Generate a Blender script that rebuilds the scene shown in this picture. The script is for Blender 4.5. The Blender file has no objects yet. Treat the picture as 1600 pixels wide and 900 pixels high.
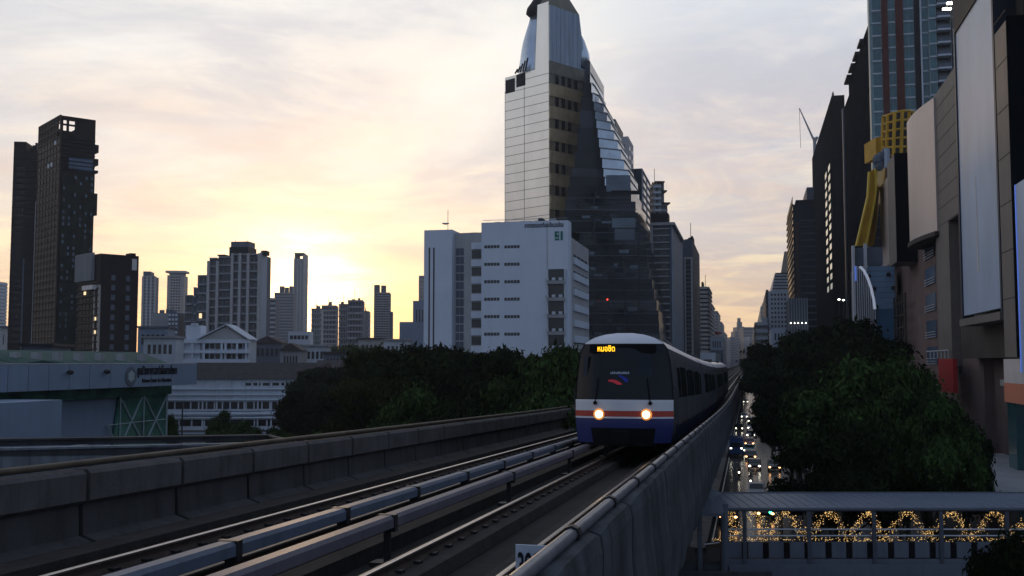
import bpy, bmesh, math, random
from mathutils import Vector, Matrix, noise
R = math.radians
random.seed(7)
C = bpy.context.scene.collection
sc = bpy.context.scene
F = 1650.0; CX, CY = 800.0, 450.0; HY = 566.0; EYE = 15.0
PITCH = math.atan((HY - CY) / F)
# ------------------------------------------------------------------ camera
cam_d = bpy.data.cameras.new('camera'); cam = bpy.data.objects.new('camera', cam_d); C.objects.link(cam)
cam.location = (0, 0, EYE); cam.rotation_euler = (math.pi/2 + PITCH, 0, 0)
cam_d.sensor_width = 36; cam_d.lens = F/1600*36; cam_d.clip_start = .1; cam_d.clip_end = 20000
sc.camera = cam
# ------------------------------------------------------------------ world, sun, exposure
SUN_AZ, SUN_EL = R(-11.5), R(4.6)
sd = Vector((math.sin(SUN_AZ)*math.cos(SUN_EL), math.cos(SUN_AZ)*math.cos(SUN_EL), math.sin(SUN_EL)))
w = bpy.data.worlds.new('World'); sc.world = w; w.use_nodes = True
nt = w.node_tree; nt.nodes.clear()
def N(t, **k):
    n = nt.nodes.new(t)
    for a, b in k.items(): setattr(n, a, b)
    return n
def Lk(a, b): nt.links.new(a, b)
def mth(op, a, b=None, clamp=False):
    n = N('ShaderNodeMath', operation=op, use_clamp=clamp)
    for i, v in enumerate((a, b)):
        if v is None: continue
        if isinstance(v, (int, float)): n.inputs[i].default_value = v
        else: Lk(v, n.inputs[i])
    return n.outputs[0]
def ramp(fac, pts):
    n = N('ShaderNodeValToRGB'); cr = n.color_ramp
    while len(cr.elements) < len(pts): cr.elements.new(.5)
    for e, (p, c) in zip(cr.elements, pts): e.position = p; e.color = (*c, 1)
    Lk(fac, n.inputs[0]); return n.outputs[0]
def mix(f, a, b, mode='MIX'):
    n = N('ShaderNodeMix', data_type='RGBA', blend_type=mode)
    for s, v in ((0, f), (6, a), (7, b)):
        if isinstance(v, (int, float)): n.inputs[s].default_value = v
        elif isinstance(v, tuple): n.inputs[s].default_value = (*v, 1)
        else: Lk(v, n.inputs[s])
    return n.outputs[2]
def sstep(v, a, b):
    n = N('ShaderNodeMapRange', interpolation_type='SMOOTHSTEP'); Lk(v, n.inputs[0])
    n.inputs[1].default_value = a; n.inputs[2].default_value = b
    return n.outputs[0]
tc = N('ShaderNodeTexCoord'); sep = N('ShaderNodeSeparateXYZ'); Lk(tc.outputs['Generated'], sep.inputs[0])
dx, dy, dz = sep.outputs
hor = mth('SQRT', mth('ADD', mth('MULTIPLY', dx, dx), mth('MULTIPLY', dy, dy)))
azd = mth('DIVIDE', mth('ADD', mth('MULTIPLY', dx, math.sin(SUN_AZ)), mth('MULTIPLY', dy, math.cos(SUN_AZ))), hor)
zz = mth('MULTIPLY', dz, 2.5, True)            # ramp position = elevation sine x 2.5
near = ramp(zz, [(0, (.80,.46,.24)), (.10, (1.10,.76,.40)), (.19, (.98,.82,.54)), (.30, (.85,.78,.66)), (.46, (.83,.80,.78)), (.68, (.99,.98,.94)), (1, (.98,.98,.93))])
far = ramp(zz, [(0, (.44,.36,.36)), (.08, (1.0,.72,.36)), (.15, (1.0,.80,.46)), (.22, (.60,.54,.56)), (.38, (.66,.62,.66)), (.55, (.64,.64,.73)), (.75, (.70,.73,.80)), (1, (.74,.79,.88))])
skyf = mix(sstep(azd, .925, .999), far, near)
# sheets and streaks of cloud, stretched across the sky
den = mth('ADD', dz, .10)
comb = N('ShaderNodeCombineXYZ')
Lk(mth('DIVIDE', dx, den), comb.inputs[0]); Lk(mth('MULTIPLY', mth('DIVIDE', dy, den), 1.15), comb.inputs[1])
def cn(scale, detail, rough, dist, seed):
    n = N('ShaderNodeTexNoise', noise_dimensions='4D'); Lk(comb.outputs[0], n.inputs['Vector'])
    n.inputs['W'].default_value = seed; n.inputs['Scale'].default_value = scale; n.inputs['Detail'].default_value = detail
    n.inputs['Roughness'].default_value = rough; n.inputs['Distortion'].default_value = dist
    return n.outputs[0]
c1 = sstep(cn(.62, 9, .62, .8, 5.3), .38, .62)
c2 = sstep(cn(1.3, 9, .62, 1.2, 8.4), .44, .64)
c3 = sstep(cn(1.0, 8, .58, 1.0, 14.7), .47, .62)
cloudtint = ramp(zz, [(0, (.50,.42,.42)), (.15, (.56,.45,.46)), (.30, (.55,.51,.56)), (.55, (.52,.54,.63)), (1, (.62,.66,.75))])
s1 = mix(mth('MULTIPLY', c1, .85), skyf, cloudtint)
bright = ramp(zz, [(0, (1.2,.85,.42)), (.25, (1.15,.95,.62)), (.5, (1.0,.88,.76)), (1, (1.0,1.0,.98))])
s2 = mix(mth('MULTIPLY', c2, .6), s1, bright)
s3 = mix(mth('MULTIPLY', c3, mth('MULTIPLY', sstep(zz, .85, .25), .35)), s2, (.80,.56,.46))
# the bright breaks round the sun
dt = N('ShaderNodeVectorMath', operation='DOT_PRODUCT'); Lk(tc.outputs['Generated'], dt.inputs[0])
dt.inputs[1].default_value = (math.sin(SUN_AZ)*math.cos(R(3.4)), math.cos(SUN_AZ)*math.cos(R(3.4)), math.sin(R(3.4)))
glow = mth('POWER', mth('MAXIMUM', dt.outputs['Value'], 0), 700)
glow2 = mth('POWER', mth('MAXIMUM', dt.outputs['Value'], 0), 30)
g = mth('ADD', mth('MULTIPLY', glow, mth('ADD', mth('MULTIPLY', c2, .8), .55)), mth('MULTIPLY', glow2, .03))
s4 = mix(1.0, s3, mix(g, (0,0,0), (3.4,2.3,1.2)), 'ADD')
back = ramp(zz, [(0, (.24,.30,.42)), (.5, (.27,.35,.52)), (1, (.26,.34,.54))])
s5 = mix(sstep(mth('SUBTRACT', dy, mth('MULTIPLY', dx, .45)), -.30, .45), back, s4)
s5 = mix(sstep(dz, .32, .75), s5, (.30,.36,.50))
s6 = mix(sstep(dz, -.04, 0.0), (.05,.05,.055), s5)
bg = N('ShaderNodeBackground'); Lk(s6, bg.inputs[0]); bg.inputs[1].default_value = .95
st = N('ShaderNodeTexSky', sky_type='NISHITA'); st.sun_disc = False; st.sun_elevation = SUN_EL; st.sun_rotation = SUN_AZ
bg2 = N('ShaderNodeBackground'); Lk(st.outputs[0], bg2.inputs[0]); bg2.inputs[1].default_value = .02
ad = N('ShaderNodeAddShader'); Lk(bg.outputs[0], ad.inputs[0]); Lk(bg2.outputs[0], ad.inputs[1])
wo = N('ShaderNodeOutputWorld'); Lk(ad.outputs[0], wo.inputs[0])
sl = bpy.data.lights.new('sun', 'SUN'); so = bpy.data.objects.new('sun', sl); C.objects.link(so)
sl.energy = .35; sl.angle = R(3); sl.color = (1, .66, .36)
so.rotation_euler = sd.to_track_quat('Z', 'Y').to_euler()
sc.view_settings.view_transform = 'Standard'; sc.view_settings.look = 'None'
sc.view_settings.exposure = 0; sc.view_settings.gamma = 1
try: sc.view_settings.use_curve_mapping = False
except Exception: pass
# ------------------------------------------------------------------ materials
def mat(name, col, rough=.8, metal=0, var=.18, scale=.6, stain=0, emit=None, es=1, bump=0, spec=None, stretch=(1,1,1), island=0, trans=0, panel=None):
    m = bpy.data.materials.new(name); m.use_nodes = True
    t = m.node_tree; b = t.nodes['Principled BSDF']
    b.inputs['Roughness'].default_value = rough; b.inputs['Metallic'].default_value = metal
    if spec is None and rough>=1: spec=0
    if spec is None and rough>.45: spec=.15
    if spec is not None: b.inputs['Specular IOR Level'].default_value = spec
    def nn(k, **a):
        n = t.nodes.new(k)
        for q, v in a.items(): setattr(n, q, v)
        return n
    def mx(f, a, bb, mode='MIX'):
        n = nn('ShaderNodeMix', data_type='RGBA', blend_type=mode)
        for s, v in ((0, f), (6, a), (7, bb)):
            if isinstance(v, (int, float)): n.inputs[s].default_value = v
            elif isinstance(v, tuple): n.inputs[s].default_value = (*v, 1)
            else: t.links.new(v, n.inputs[s])
        return n.outputs[2]
    geo = nn('ShaderNodeNewGeometry')
    mp = nn('ShaderNodeMapping'); mp.inputs['Scale'].default_value = stretch
    t.links.new(geo.outputs['Position'], mp.inputs[0])
    def noi(s, d=5, r=.6, src=None):
        n = nn('ShaderNodeTexNoise'); n.inputs['Scale'].default_value = s; n.inputs['Detail'].default_value = d; n.inputs['Roughness'].default_value = r
        t.links.new(src or mp.outputs[0], n.inputs['Vector']); return n.outputs[0]
    def rmp(v, a, bb):
        n = nn('ShaderNodeMapRange'); n.inputs[1].default_value = a; n.inputs[2].default_value = bb
        t.links.new(v, n.inputs[0]); return n.outputs[0]
    col = tuple(col)
    c = col
    if var > 0:
        lo = tuple(x*(1-var) for x in col); hi = tuple(min(1, x*(1+var)) for x in col)
        c = mx(rmp(noi(scale), .3, .7), lo, hi)
    if stain > 0:
        mp2 = nn('ShaderNodeMapping'); mp2.inputs['Scale'].default_value = (2.2, 2.2, .16)
        t.links.new(geo.outputs['Position'], mp2.inputs[0])
        f = rmp(noi(scale*1.6, 7, .65, mp2.outputs[0]), .48, .72)
        ml = nn('ShaderNodeMath', operation='MULTIPLY'); t.links.new(f, ml.inputs[0]); ml.inputs[1].default_value = stain
        c = mx(ml.outputs[0], c, tuple(x*.35 for x in col))
    if island > 0:
        f = rmp(geo.outputs['Random Per Island'], 0, 1)
        c = mx(f, mx(1.0, c, (1-island,)*3, 'MULTIPLY'), mx(1.0, c, (1+island, 1+island*.9, 1+island*.3), 'MULTIPLY'))
    if isinstance(c, tuple): b.inputs['Base Color'].default_value = (*c, 1)
    else: t.links.new(c, b.inputs['Base Color'])
    if bump:
        bn = nn('ShaderNodeBump'); bn.inputs['Strength'].default_value = bump; bn.inputs['Distance'].default_value = .03
        t.links.new(noi(scale*9, 6), bn.inputs['Height']); t.links.new(bn.outputs[0], b.inputs['Normal'])
    if emit: b.inputs['Emission Color'].default_value = (*emit, 1); b.inputs['Emission Strength'].default_value = es
    if trans:
        out = t.nodes['Material Output']; tr = nn('ShaderNodeBsdfTranslucent')
        if isinstance(c, tuple): tr.inputs[0].default_value = (*c, 1)
        else: t.links.new(c, tr.inputs[0])
        ms = nn('ShaderNodeMixShader'); ms.inputs[0].default_value = trans
        t.links.new(b.outputs[0], ms.inputs[1]); t.links.new(tr.outputs[0], ms.inputs[2]); t.links.new(ms.outputs[0], out.inputs[0])
    return m
M = {}
def dm(k, *a, **b): M[k] = mat(k, *a, **b)
dm('ground', (.06,.06,.055), .9, var=.4, scale=.02)
dm('asphalt', (.045,.046,.05), .22, var=.3, scale=.25, bump=.25, spec=.5)
dm('pavement', (.16,.155,.15), .8, var=.25, scale=.8)
dm('roadpaint', (.6,.6,.55), .6, var=.3, scale=2)
dm('grass', (.05,.09,.03), .95, var=.4, scale=.5)
dm('deck', (.022,.020,.019), .9, var=.35, scale=1.3, stain=.2, bump=.3)
dm('panel_in', (.058,.056,.056), .85, var=.25, scale=.9, stain=.65, bump=.4)
dm('panel_out', (.05,.056,.064), .85, var=.45, scale=.9, stain=.9, bump=.5)
dm('panel_lip', (.08,.076,.074), .85, var=.25, scale=1.5, stain=.5, bump=.4)
dm('girder', (.05,.052,.055), .9, var=.3, scale=.5, stain=.6)
dm('joint', (.02,.02,.02), .95, var=.2)
dm('pipe', (.13,.14,.16), .42, .3, var=.25, scale=3, stain=.3)
dm('brown_pipe', (.09,.07,.05), .6, .2, var=.3, scale=2)
dm('rail_side', (.05,.035,.028), .8, .2, var=.3, scale=4)
dm('rail_dull', (.06,.05,.045), .5, .4, var=.2, scale=3)
dm('rail_top', (.55,.50,.46), .28, 1, var=.08, scale=3)
dm('plinth', (.035,.031,.028), .9, var=.3, scale=2.2, stain=.3, bump=.4)
dm('cover_blue', (.095,.12,.16), .5, var=.12, scale=1.5, stain=.35)
dm('cover_grey', (.12,.115,.135), .5, var=.12, scale=1.5, stain=.35)
dm('dark_metal', (.03,.03,.032), .5, .4, var=.2, scale=3)
dm('train_white', (.62,.63,.66), .3, var=.05, scale=.8, stain=.1)
dm('train_grey', (.06,.065,.07), .5, var=.1, scale=.8, stain=.25)
dm('train_red', (.42,.05,.03), .35, var=.05)
dm('train_blue', (.024,.032,.13), .35, var=.08, scale=1)
dm('train_glass', (.006,.008,.011), .12, var=0, spec=.22)
dm('pane_blue', (.022,.032,.048), .3, var=.3, scale=1.5, spec=.2)
dm('window_matte', (.012,.012,.013), .5, var=.3, spec=.15)
dm('side_blue_shaded', (.008,.011,.035), .5, var=.1)  # darkened copy of the apron blue, shade of the train side painted in
dm('side_red_shaded', (.04,.012,.01), .5, var=.1)  # darkened copy of the stripe red, side shade painted in
dm('lamp_halo', (.4,.2,.08), .3, .5, var=0, emit=(1,.36,.08), es=.7)  # orange emission imitates the halo round the headlight
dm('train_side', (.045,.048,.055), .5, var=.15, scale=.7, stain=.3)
dm('black', (.005,.005,.006), .8, var=.1)
dm('logo_red', (.45,.03,.05), .5, var=0, emit=(.8,.08,.1), es=.12)
dm('logo_blue', (.02,.03,.25), .5, var=0, emit=(.05,.1,.7), es=.06)
dm('led', (.2,.1,0), .5, var=0, emit=(1,.50,.02), es=2.2)
dm('head_lamp', (1,.8,.5), .3, var=0, emit=(1,.72,.34), es=9)
dm('lamp_ring', (.30,.12,.06), .25, .6, var=0)
dm('sign_white', (.45,.50,.58), .6, var=.1, scale=6)
dm('ink', (.012,.014,.02), .7, var=0)
dm('green_logo', (.02,.16,.12), .6, var=.1)
dm('white_wall', (.56,.62,.70), .75, var=.06, scale=.15, stain=.12)
dm('white_wall2', (.48,.53,.58), .8, var=.10, scale=.2, stain=.3)
dm('grey_wall', (.28,.29,.30), .8, var=.12, scale=.3, stain=.3)
dm('pale_wall', (.40,.40,.40), .8, var=.1, scale=.2, stain=.25)
dm('cream_wall', (.42,.38,.33), .8, var=.1, scale=.2, stain=.25)
dm('slate_wall', (.11,.13,.16), .7, var=.12, scale=.2, stain=.25)
dm('blue_slab', (.32,.38,.46), .6, var=.08, scale=.2, stain=.15)
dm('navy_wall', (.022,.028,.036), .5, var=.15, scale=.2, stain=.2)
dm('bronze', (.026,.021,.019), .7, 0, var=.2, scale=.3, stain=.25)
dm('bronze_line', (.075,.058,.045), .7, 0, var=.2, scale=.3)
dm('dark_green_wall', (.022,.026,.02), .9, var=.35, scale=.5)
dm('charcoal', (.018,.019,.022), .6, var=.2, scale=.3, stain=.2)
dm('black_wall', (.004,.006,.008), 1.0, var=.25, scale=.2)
dm('silver', (.74,.74,.70), .28, .85, var=.10, scale=.12, stretch=(1,1,.4))
dm('silver_line', (.22,.24,.25), .6, var=.1)
dm('crown_glass', (.20,.23,.26), .22, .8, var=.2, scale=.3, stretch=(2,2,.2))
dm('stone', (.52,.40,.24), .7, var=.22, scale=.4, stain=.35)
dm('stone_mid', (.30,.24,.16), .7, var=.2, scale=.4, stain=.3)
dm('stone_dark', (.20,.19,.15), .7, var=.2, scale=.4, stain=.3)
dm('dark_glass', (.006,.012,.018), .18, .0, var=.6, scale=.12, spec=.22)
dm('glass_blue', (.012,.022,.034), .16, .0, var=.7, scale=.10, spec=.35)
dm('mid_glass', (.07,.10,.13), .15, .3, var=.3, scale=.2, spec=.6)
dm('pale_glass', (.48,.54,.60), .25, .8, var=.2, scale=.2)
dm('window', (.015,.018,.022), .15, var=.3, scale=.6, spec=.5)
dm('window_teal', (.03,.10,.11), .12, .1, var=.4, scale=.25, spec=.7)
dm('window_blue', (.05,.08,.13), .15, .1, var=.3, scale=.3, spec=.6)
dm('window_lit', (.4,.35,.25), .5, var=0, emit=(.85,.85,.75), es=.35)
dm('window_warm', (.4,.3,.2), .5, var=0, emit=(1,.75,.4), es=1.2)
dm('brick', (.10,.035,.028), .8, var=.2, scale=.5)
dm('teal_spandrel', (.22,.30,.31), .5, var=.1, scale=.3)
dm('slab_white', (.5,.55,.6), .7, var=.1, scale=.4)
dm('yellow', (.50,.29,.03), .55, var=.15, scale=.4, stain=.3)
dm('yellow_edge', (.60,.42,.06), .5, var=.1)
dm('metal_cream', (.50,.43,.40), .4, .3, var=.08, scale=.15, stain=.12)
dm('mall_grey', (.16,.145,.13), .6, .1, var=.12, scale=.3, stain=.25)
dm('mall_dark', (.035,.032,.03), .7, var=.2, scale=.5, stain=.2)
dm('mall_brown', (.15,.108,.10), .8, var=.15, scale=.5, stain=.3)
dm('mall_taupe', (.05,.044,.040), .7, var=.15, scale=.4, stain=.3)
dm('mall_line', (.06,.055,.05), .8, var=.1)
dm('billboard', (.31,.41,.55), .45, var=.14, scale=.22, stretch=(1,1,.45))
dm('bb_cream', (.55,.52,.50), .5, var=.1, scale=.5)
dm('frame_blue', (.03,.04,.06), .5, .3, var=.1)
dm('blue_panel', (.16,.26,.38), .45, .2, var=.1, scale=.5)
dm('blue_deep', (.05,.14,.24), .3, .2, var=.15, scale=.5)
dm('fin_white', (.50,.52,.55), .5, .2, var=.1)
dm('edge_light', (.6,.65,.7), .4, var=0, emit=(.7,.8,1), es=.25)
dm('blue_light', (.1,.2,.8), .4, var=0, emit=(.15,.3,1), es=.35)
dm('red_sign', (.42,.03,.03), .6, var=.08)
dm('orange_sign', (.55,.20,.12), .6, var=.05)
dm('roof_green', (.03,.075,.065), .9, var=.15, scale=.4, stain=.3)
dm('roof_brown', (.055,.048,.05), .85, var=.25, scale=.8, stain=.4)
dm('fascia', (.19,.25,.33), .6, var=.06, scale=.4, stain=.12)
dm('green_glass', (.05,.16,.12), .15, .1, var=.7, scale=.35, spec=.5)
dm('brace', (.32,.40,.42), .5, .2, var=.1)
dm('concrete_old', (.17,.19,.21), .9, var=.25, scale=.5, stain=.85)
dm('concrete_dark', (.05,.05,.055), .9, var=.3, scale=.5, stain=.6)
dm('bridge_roof', (.11,.14,.19), .5, .0, var=.1, scale=.8, stain=.25)
dm('bridge_panel', (.11,.125,.155), .7, var=.12, scale=.8, stain=.3)
dm('bridge_steel', (.08,.09,.11), .5, .3, var=.15)
dm('fairy', (.5,.3,.1), .5, var=0, emit=(1,.62,.22), es=1.4)
dm('car_white', (.55,.57,.6), .25, var=0); dm('car_black', (.015,.015,.018), .2, var=0); dm('car_grey', (.14,.15,.16), .25, var=0)
dm('car_red', (.25,.03,.03), .25, var=0); dm('car_blue', (.03,.07,.2), .25, var=0); dm('car_teal', (.05,.22,.22), .25, var=0)
dm('tyre', (.012,.012,.012), .8, var=0)
dm('car_lamp', (1,1,.9), .3, var=0, emit=(1,.93,.72), es=9)
dm('car_lamp_warm', (1,.7,.4), .3, var=0, emit=(1,.50,.18), es=7)
dm('lamp_lit', (1,1,.9), .3, var=0, emit=(1,.95,.8), es=14)
dm('lamp_green', (0,.5,.2), .3, var=0, emit=(.05,1,.35), es=8)
dm('lamp_red', (.5,0,0), .3, var=0, emit=(1,.05,.03), es=4)
dm('shirt', (.10,.10,.12), .9, var=0); dm('skin', (.30,.18,.12), .7, var=0); dm('helmet', (.03,.03,.04), .3, var=0)
dm('bark', (.05,.042,.034), .95, var=.3, scale=3)
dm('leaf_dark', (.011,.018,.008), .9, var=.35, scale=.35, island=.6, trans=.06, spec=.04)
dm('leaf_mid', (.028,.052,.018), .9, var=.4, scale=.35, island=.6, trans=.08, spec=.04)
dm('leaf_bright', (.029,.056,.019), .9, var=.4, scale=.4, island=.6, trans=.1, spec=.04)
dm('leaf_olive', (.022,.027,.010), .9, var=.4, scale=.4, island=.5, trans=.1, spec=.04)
# ------------------------------------------------------------------ helpers
def at(px, py, Y):
    x = (px-CX)/F; y = -(py-CY)/F; cp, sp = math.cos(PITCH), math.sin(PITCH)
    d = Vector((x, cp - y*sp, sp + y*cp)); return Vector((0,0,EYE)) + d*(Y/d.y)
def proj(p):
    cp, sp = math.cos(PITCH), math.sin(PITCH); q = Vector(p) - Vector((0,0,EYE))
    dep = q.y*cp + q.z*sp; up = -q.y*sp + q.z*cp
    return CX + F*q.x/dep, CY - F*up/dep
def zat(py, P):                      # height of a point above ground spot P seen at picture row py
    y = -(py-CY)/F; cp, sp = math.cos(PITCH), math.sin(PITCH)
    return EYE + P[1]*(sp + y*cp)/(cp - y*sp)
def solve(P, v, px, z=EYE+12):       # distance along v from P until column px
    cp, sp = math.cos(PITCH), math.sin(PITCH); k = (px-CX)/F; h = (z-EYE)*sp
    den = v[0] - k*v[1]*cp
    return (k*(P[1]*cp + h) - P[0]) / den
def tag(o, label=None, cat=None, group=None, kind=None):
    if label: o['label'] = label
    if cat: o['category'] = cat
    if group: o['group'] = group
    if kind: o['kind'] = kind
    return o
def empty(name, loc=(0,0,0), rz=0, label=None, cat=None, group=None):
    o = bpy.data.objects.new(name, None); C.objects.link(o); o.location = loc; o.rotation_euler = (0,0,rz); o.empty_display_size = .2
    return tag(o, label, cat, group)
class MB:
    def __init__(s): s.v = []; s.f = []
    def box(s, x0,x1,y0,y1,z0,z1):
        if x0>x1: x0,x1=x1,x0
        if y0>y1: y0,y1=y1,y0
        if z0>z1: z0,z1=z1,z0
        n=len(s.v); s.v += [(x0,y0,z0),(x1,y0,z0),(x1,y1,z0),(x0,y1,z0),(x0,y0,z1),(x1,y0,z1),(x1,y1,z1),(x0,y1,z1)]
        s.f += [(n,n+3,n+2,n+1),(n+4,n+5,n+6,n+7),(n,n+1,n+5,n+4),(n+1,n+2,n+6,n+5),(n+2,n+3,n+7,n+6),(n+3,n,n+4,n+7)]; return s
    def prism(s, pts, a, b):          # pts: 3D polygon, swept along the vector (b - a)
        n=len(s.v); k=len(pts); off = Vector(b)-Vector(a)
        s.v += [tuple(p) for p in pts] + [tuple(Vector(p)+off) for p in pts]
        s.f += [tuple(range(n,n+k)), tuple(range(n+2*k-1,n+k-1,-1))]
        for i in range(k):
            j=(i+1)%k; s.f.append((n+i,n+k+i,n+k+j,n+j))
        return s
    def tube(s, pts, r, seg=8, r2=None):
        n0=len(s.v); k=len(pts)
        for i,p in enumerate(pts):
            p=Vector(p); a=Vector(pts[max(0,i-1)]); b=Vector(pts[min(k-1,i+1)]); d=(b-a).normalized()
            up=Vector((0,0,1)) if abs(d.z)<.95 else Vector((1,0,0)); x=d.cross(up).normalized(); y=x.cross(d)
            rr = r if r2 is None else r+(r2-r)*i/(k-1)
            for q in range(seg):
                an=2*math.pi*q/seg; s.v.append(tuple(p+x*rr*math.cos(an)+y*rr*math.sin(an)))
        for i in range(k-1):
            for q in range(seg):
                a=n0+i*seg+q; b=n0+i*seg+(q+1)%seg; s.f.append((a,b,b+seg,a+seg))
        s.f.append(tuple(n0+q for q in range(seg))[::-1]); s.f.append(tuple(n0+(k-1)*seg+q for q in range(seg)))
        return s
    def loft(s, rings, closed=True, caps=True):
        n0=len(s.v); k=len(rings[0])
        for rg in rings: s.v += [tuple(p) for p in rg]
        for i in range(len(rings)-1):
            for q in range(k if closed else k-1):
                a=n0+i*k+q; b=n0+i*k+(q+1)%k; s.f.append((a,b,b+k,a+k))
        if caps and closed: s.f.append(tuple(range(n0,n0+k))[::-1]); s.f.append(tuple(range(n0+(len(rings)-1)*k,n0+len(rings)*k)))
        return s
    def ball(s, c, rx, ry=None, rz=None, nu=8, nv=6):
        ry=ry or rx; rz=rz or rx; n0=len(s.v)
        for j in range(1,nv):
            t=math.pi*j/nv
            for i in range(nu):
                a=2*math.pi*i/nu; s.v.append((c[0]+rx*math.sin(t)*math.cos(a), c[1]+ry*math.sin(t)*math.sin(a), c[2]+rz*math.cos(t)))
        top=len(s.v); s.v += [(c[0],c[1],c[2]+rz),(c[0],c[1],c[2]-rz)]
        for j in range(nv-2):
            for i in range(nu):
                a=n0+j*nu+i; b=n0+j*nu+(i+1)%nu; s.f.append((a,a+nu,b+nu,b))
        for i in range(nu):
            s.f.append((top,n0+i,n0+(i+1)%nu)); e=n0+(nv-2)*nu; s.f.append((top+1,e+(i+1)%nu,e+i))
        return s
    def mesh(s, name, m, smooth=False, fix=True):
        me=bpy.data.meshes.new(name); me.from_pydata(s.v,[],s.f)
        if fix:
            bm=bmesh.new(); bm.from_mesh(me); bmesh.ops.recalc_face_normals(bm, faces=bm.faces); bm.to_mesh(me); bm.free()
        if m: me.materials.append(M[m] if isinstance(m,str) else m)
        if smooth: me.polygons.foreach_set('use_smooth',[True]*len(me.polygons))
        return me
    def build(s, name, m, parent=None, smooth=False, bevel=0, loc=None, label=None, fix=True):
        me=s.mesh(name,m,smooth,fix); o=bpy.data.objects.new(name,me); C.objects.link(o); o.parent=parent
        if loc: o.location=loc
        if bevel:
            bv=o.modifiers.new('bevel','BEVEL'); bv.width=bevel; bv.segments=2; bv.limit_method='ANGLE'
        if label: o['label']=label
        return o
def inst(name, me, parent, loc, rot=None, scale=None):
    o=bpy.data.objects.new(name, me); C.objects.link(o); o.parent=parent; o.location=loc
    if rot: o.rotation_euler=rot
    if scale: o.scale=scale
    return o
def copy_tree(o, parent=None):
    c=o.copy(); C.objects.link(c); c.parent=parent
    for ch in o.children: copy_tree(ch, c)
    return c
def text(name, body, size, m, parent, mtx, depth=.02, wfit=None, align='CENTER'):
    cu=bpy.data.curves.new(name,'FONT'); cu.body=body; cu.size=size; cu.extrude=depth; cu.align_x=align; cu.resolution_u=3; cu.offset=size*.018
    o=bpy.data.objects.new(name+'_tmp',cu); C.objects.link(o); bpy.context.view_layer.update()
    dg=bpy.context.evaluated_depsgraph_get(); me=bpy.data.meshes.new_from_object(o.evaluated_get(dg))
    wd=max(v.co.x for v in me.vertices)-min(v.co.x for v in me.vertices) if len(me.vertices) else 1
    if wfit:
        for v in me.vertices: v.co.x*=wfit/wd
    me.materials.clear(); me.materials.append(M[m]); me.name=name
    bpy.data.objects.remove(o); bpy.data.curves.remove(cu)
    t=bpy.data.objects.new(name,me); C.objects.link(t); t.parent=parent; t.matrix_local=mtx
    return t
# ------------------------------------------------------------------ the line of the street and the viaduct
TH = math.atan(.2235); SN, CS = math.sin(TH), math.cos(TH)
def drop(s):
    if s < 42: return 2.10 + .0225*s
    if s < 100:
        t=s-42; return 2.10+.0225*42 + .0225*(t - t*t/(2*58))
    return 2.10+.0225*42+.0225*29
def sp(u, s, z): return (s*SN + u*CS, s*CS - u*SN, EYE - drop(s) + z)      # viaduct point
def gp(u, Y, z=0):                                                          # street point: u across, Y depth
    return Vector((u/CS + Y*SN/CS, Y, z))
def srange(a, b, st):
    r=[]; s=a
    while s < b: r.append(s); s += st*(1 if s<60 else 2.5 if s<200 else 6)
    r.append(b); return r
SS = srange(-14, 1500, 2.5)
def sweep(name, prof, m, parent, s_list=SS, smooth=False, label=None):
    mb=MB(); mb.loft([[sp(u,s,z) for u,z in prof] for s in s_list]); return mb.build(name, m, parent, smooth, label=label)
# ================================================================== SETTING
MB().box(-7000,7000,-3000,9000,-1,0).build('ground','ground').__setitem__('kind','structure')
def strip(name, u0, u1, Y0, Y1, z0, z1, m, kind='structure'):
    mb=MB(); ys=[Y0+(Y1-Y0)*i/20 for i in range(21)]
    mb.loft([[gp(u0,y,z0),gp(u1,y,z0),gp(u1,y,z1),gp(u0,y,z1)] for y in ys]); o=mb.build(name,m); o['kind']=kind; return o
strip('road',-3.6,8.2,-60,1500,-.1,.02,'asphalt')
strip('far_road',-20,-7.6,-60,1500,-.1,.02,'asphalt')
strip('median',-7.6,-3.6,-60,1500,-.1,.18,'pavement')
strip('pavement',8.2,15.5,-60,1500,-.1,.15,'pavement')
strip('pavement',-26,-20,-60,1500,-.1,.15,'pavement')
mb=MB()
for u in (-.1,3.9):
    for k in range(90):
        y=40+k*9; a=gp(u-.07,y); b=gp(u+.07,y); c=gp(u+.07,y+3); d=gp(u-.07,y+3)
        mb.prism([(p.x,p.y,.022) for p in (a,b,c,d)],(0,0,0),(0,0,.004))
for u in (-3.2,7.85):
    for k in range(60):
        y=20+k*12; a=gp(u-.06,y); b=gp(u+.06,y); c=gp(u+.06,y+12); d=gp(u-.06,y+12)
        mb.prism([(p.x,p.y,.022) for p in (a,b,c,d)],(0,0,0),(0,0,.004))
mb.build('lane_marking','roadpaint')['kind']='structure'
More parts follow.
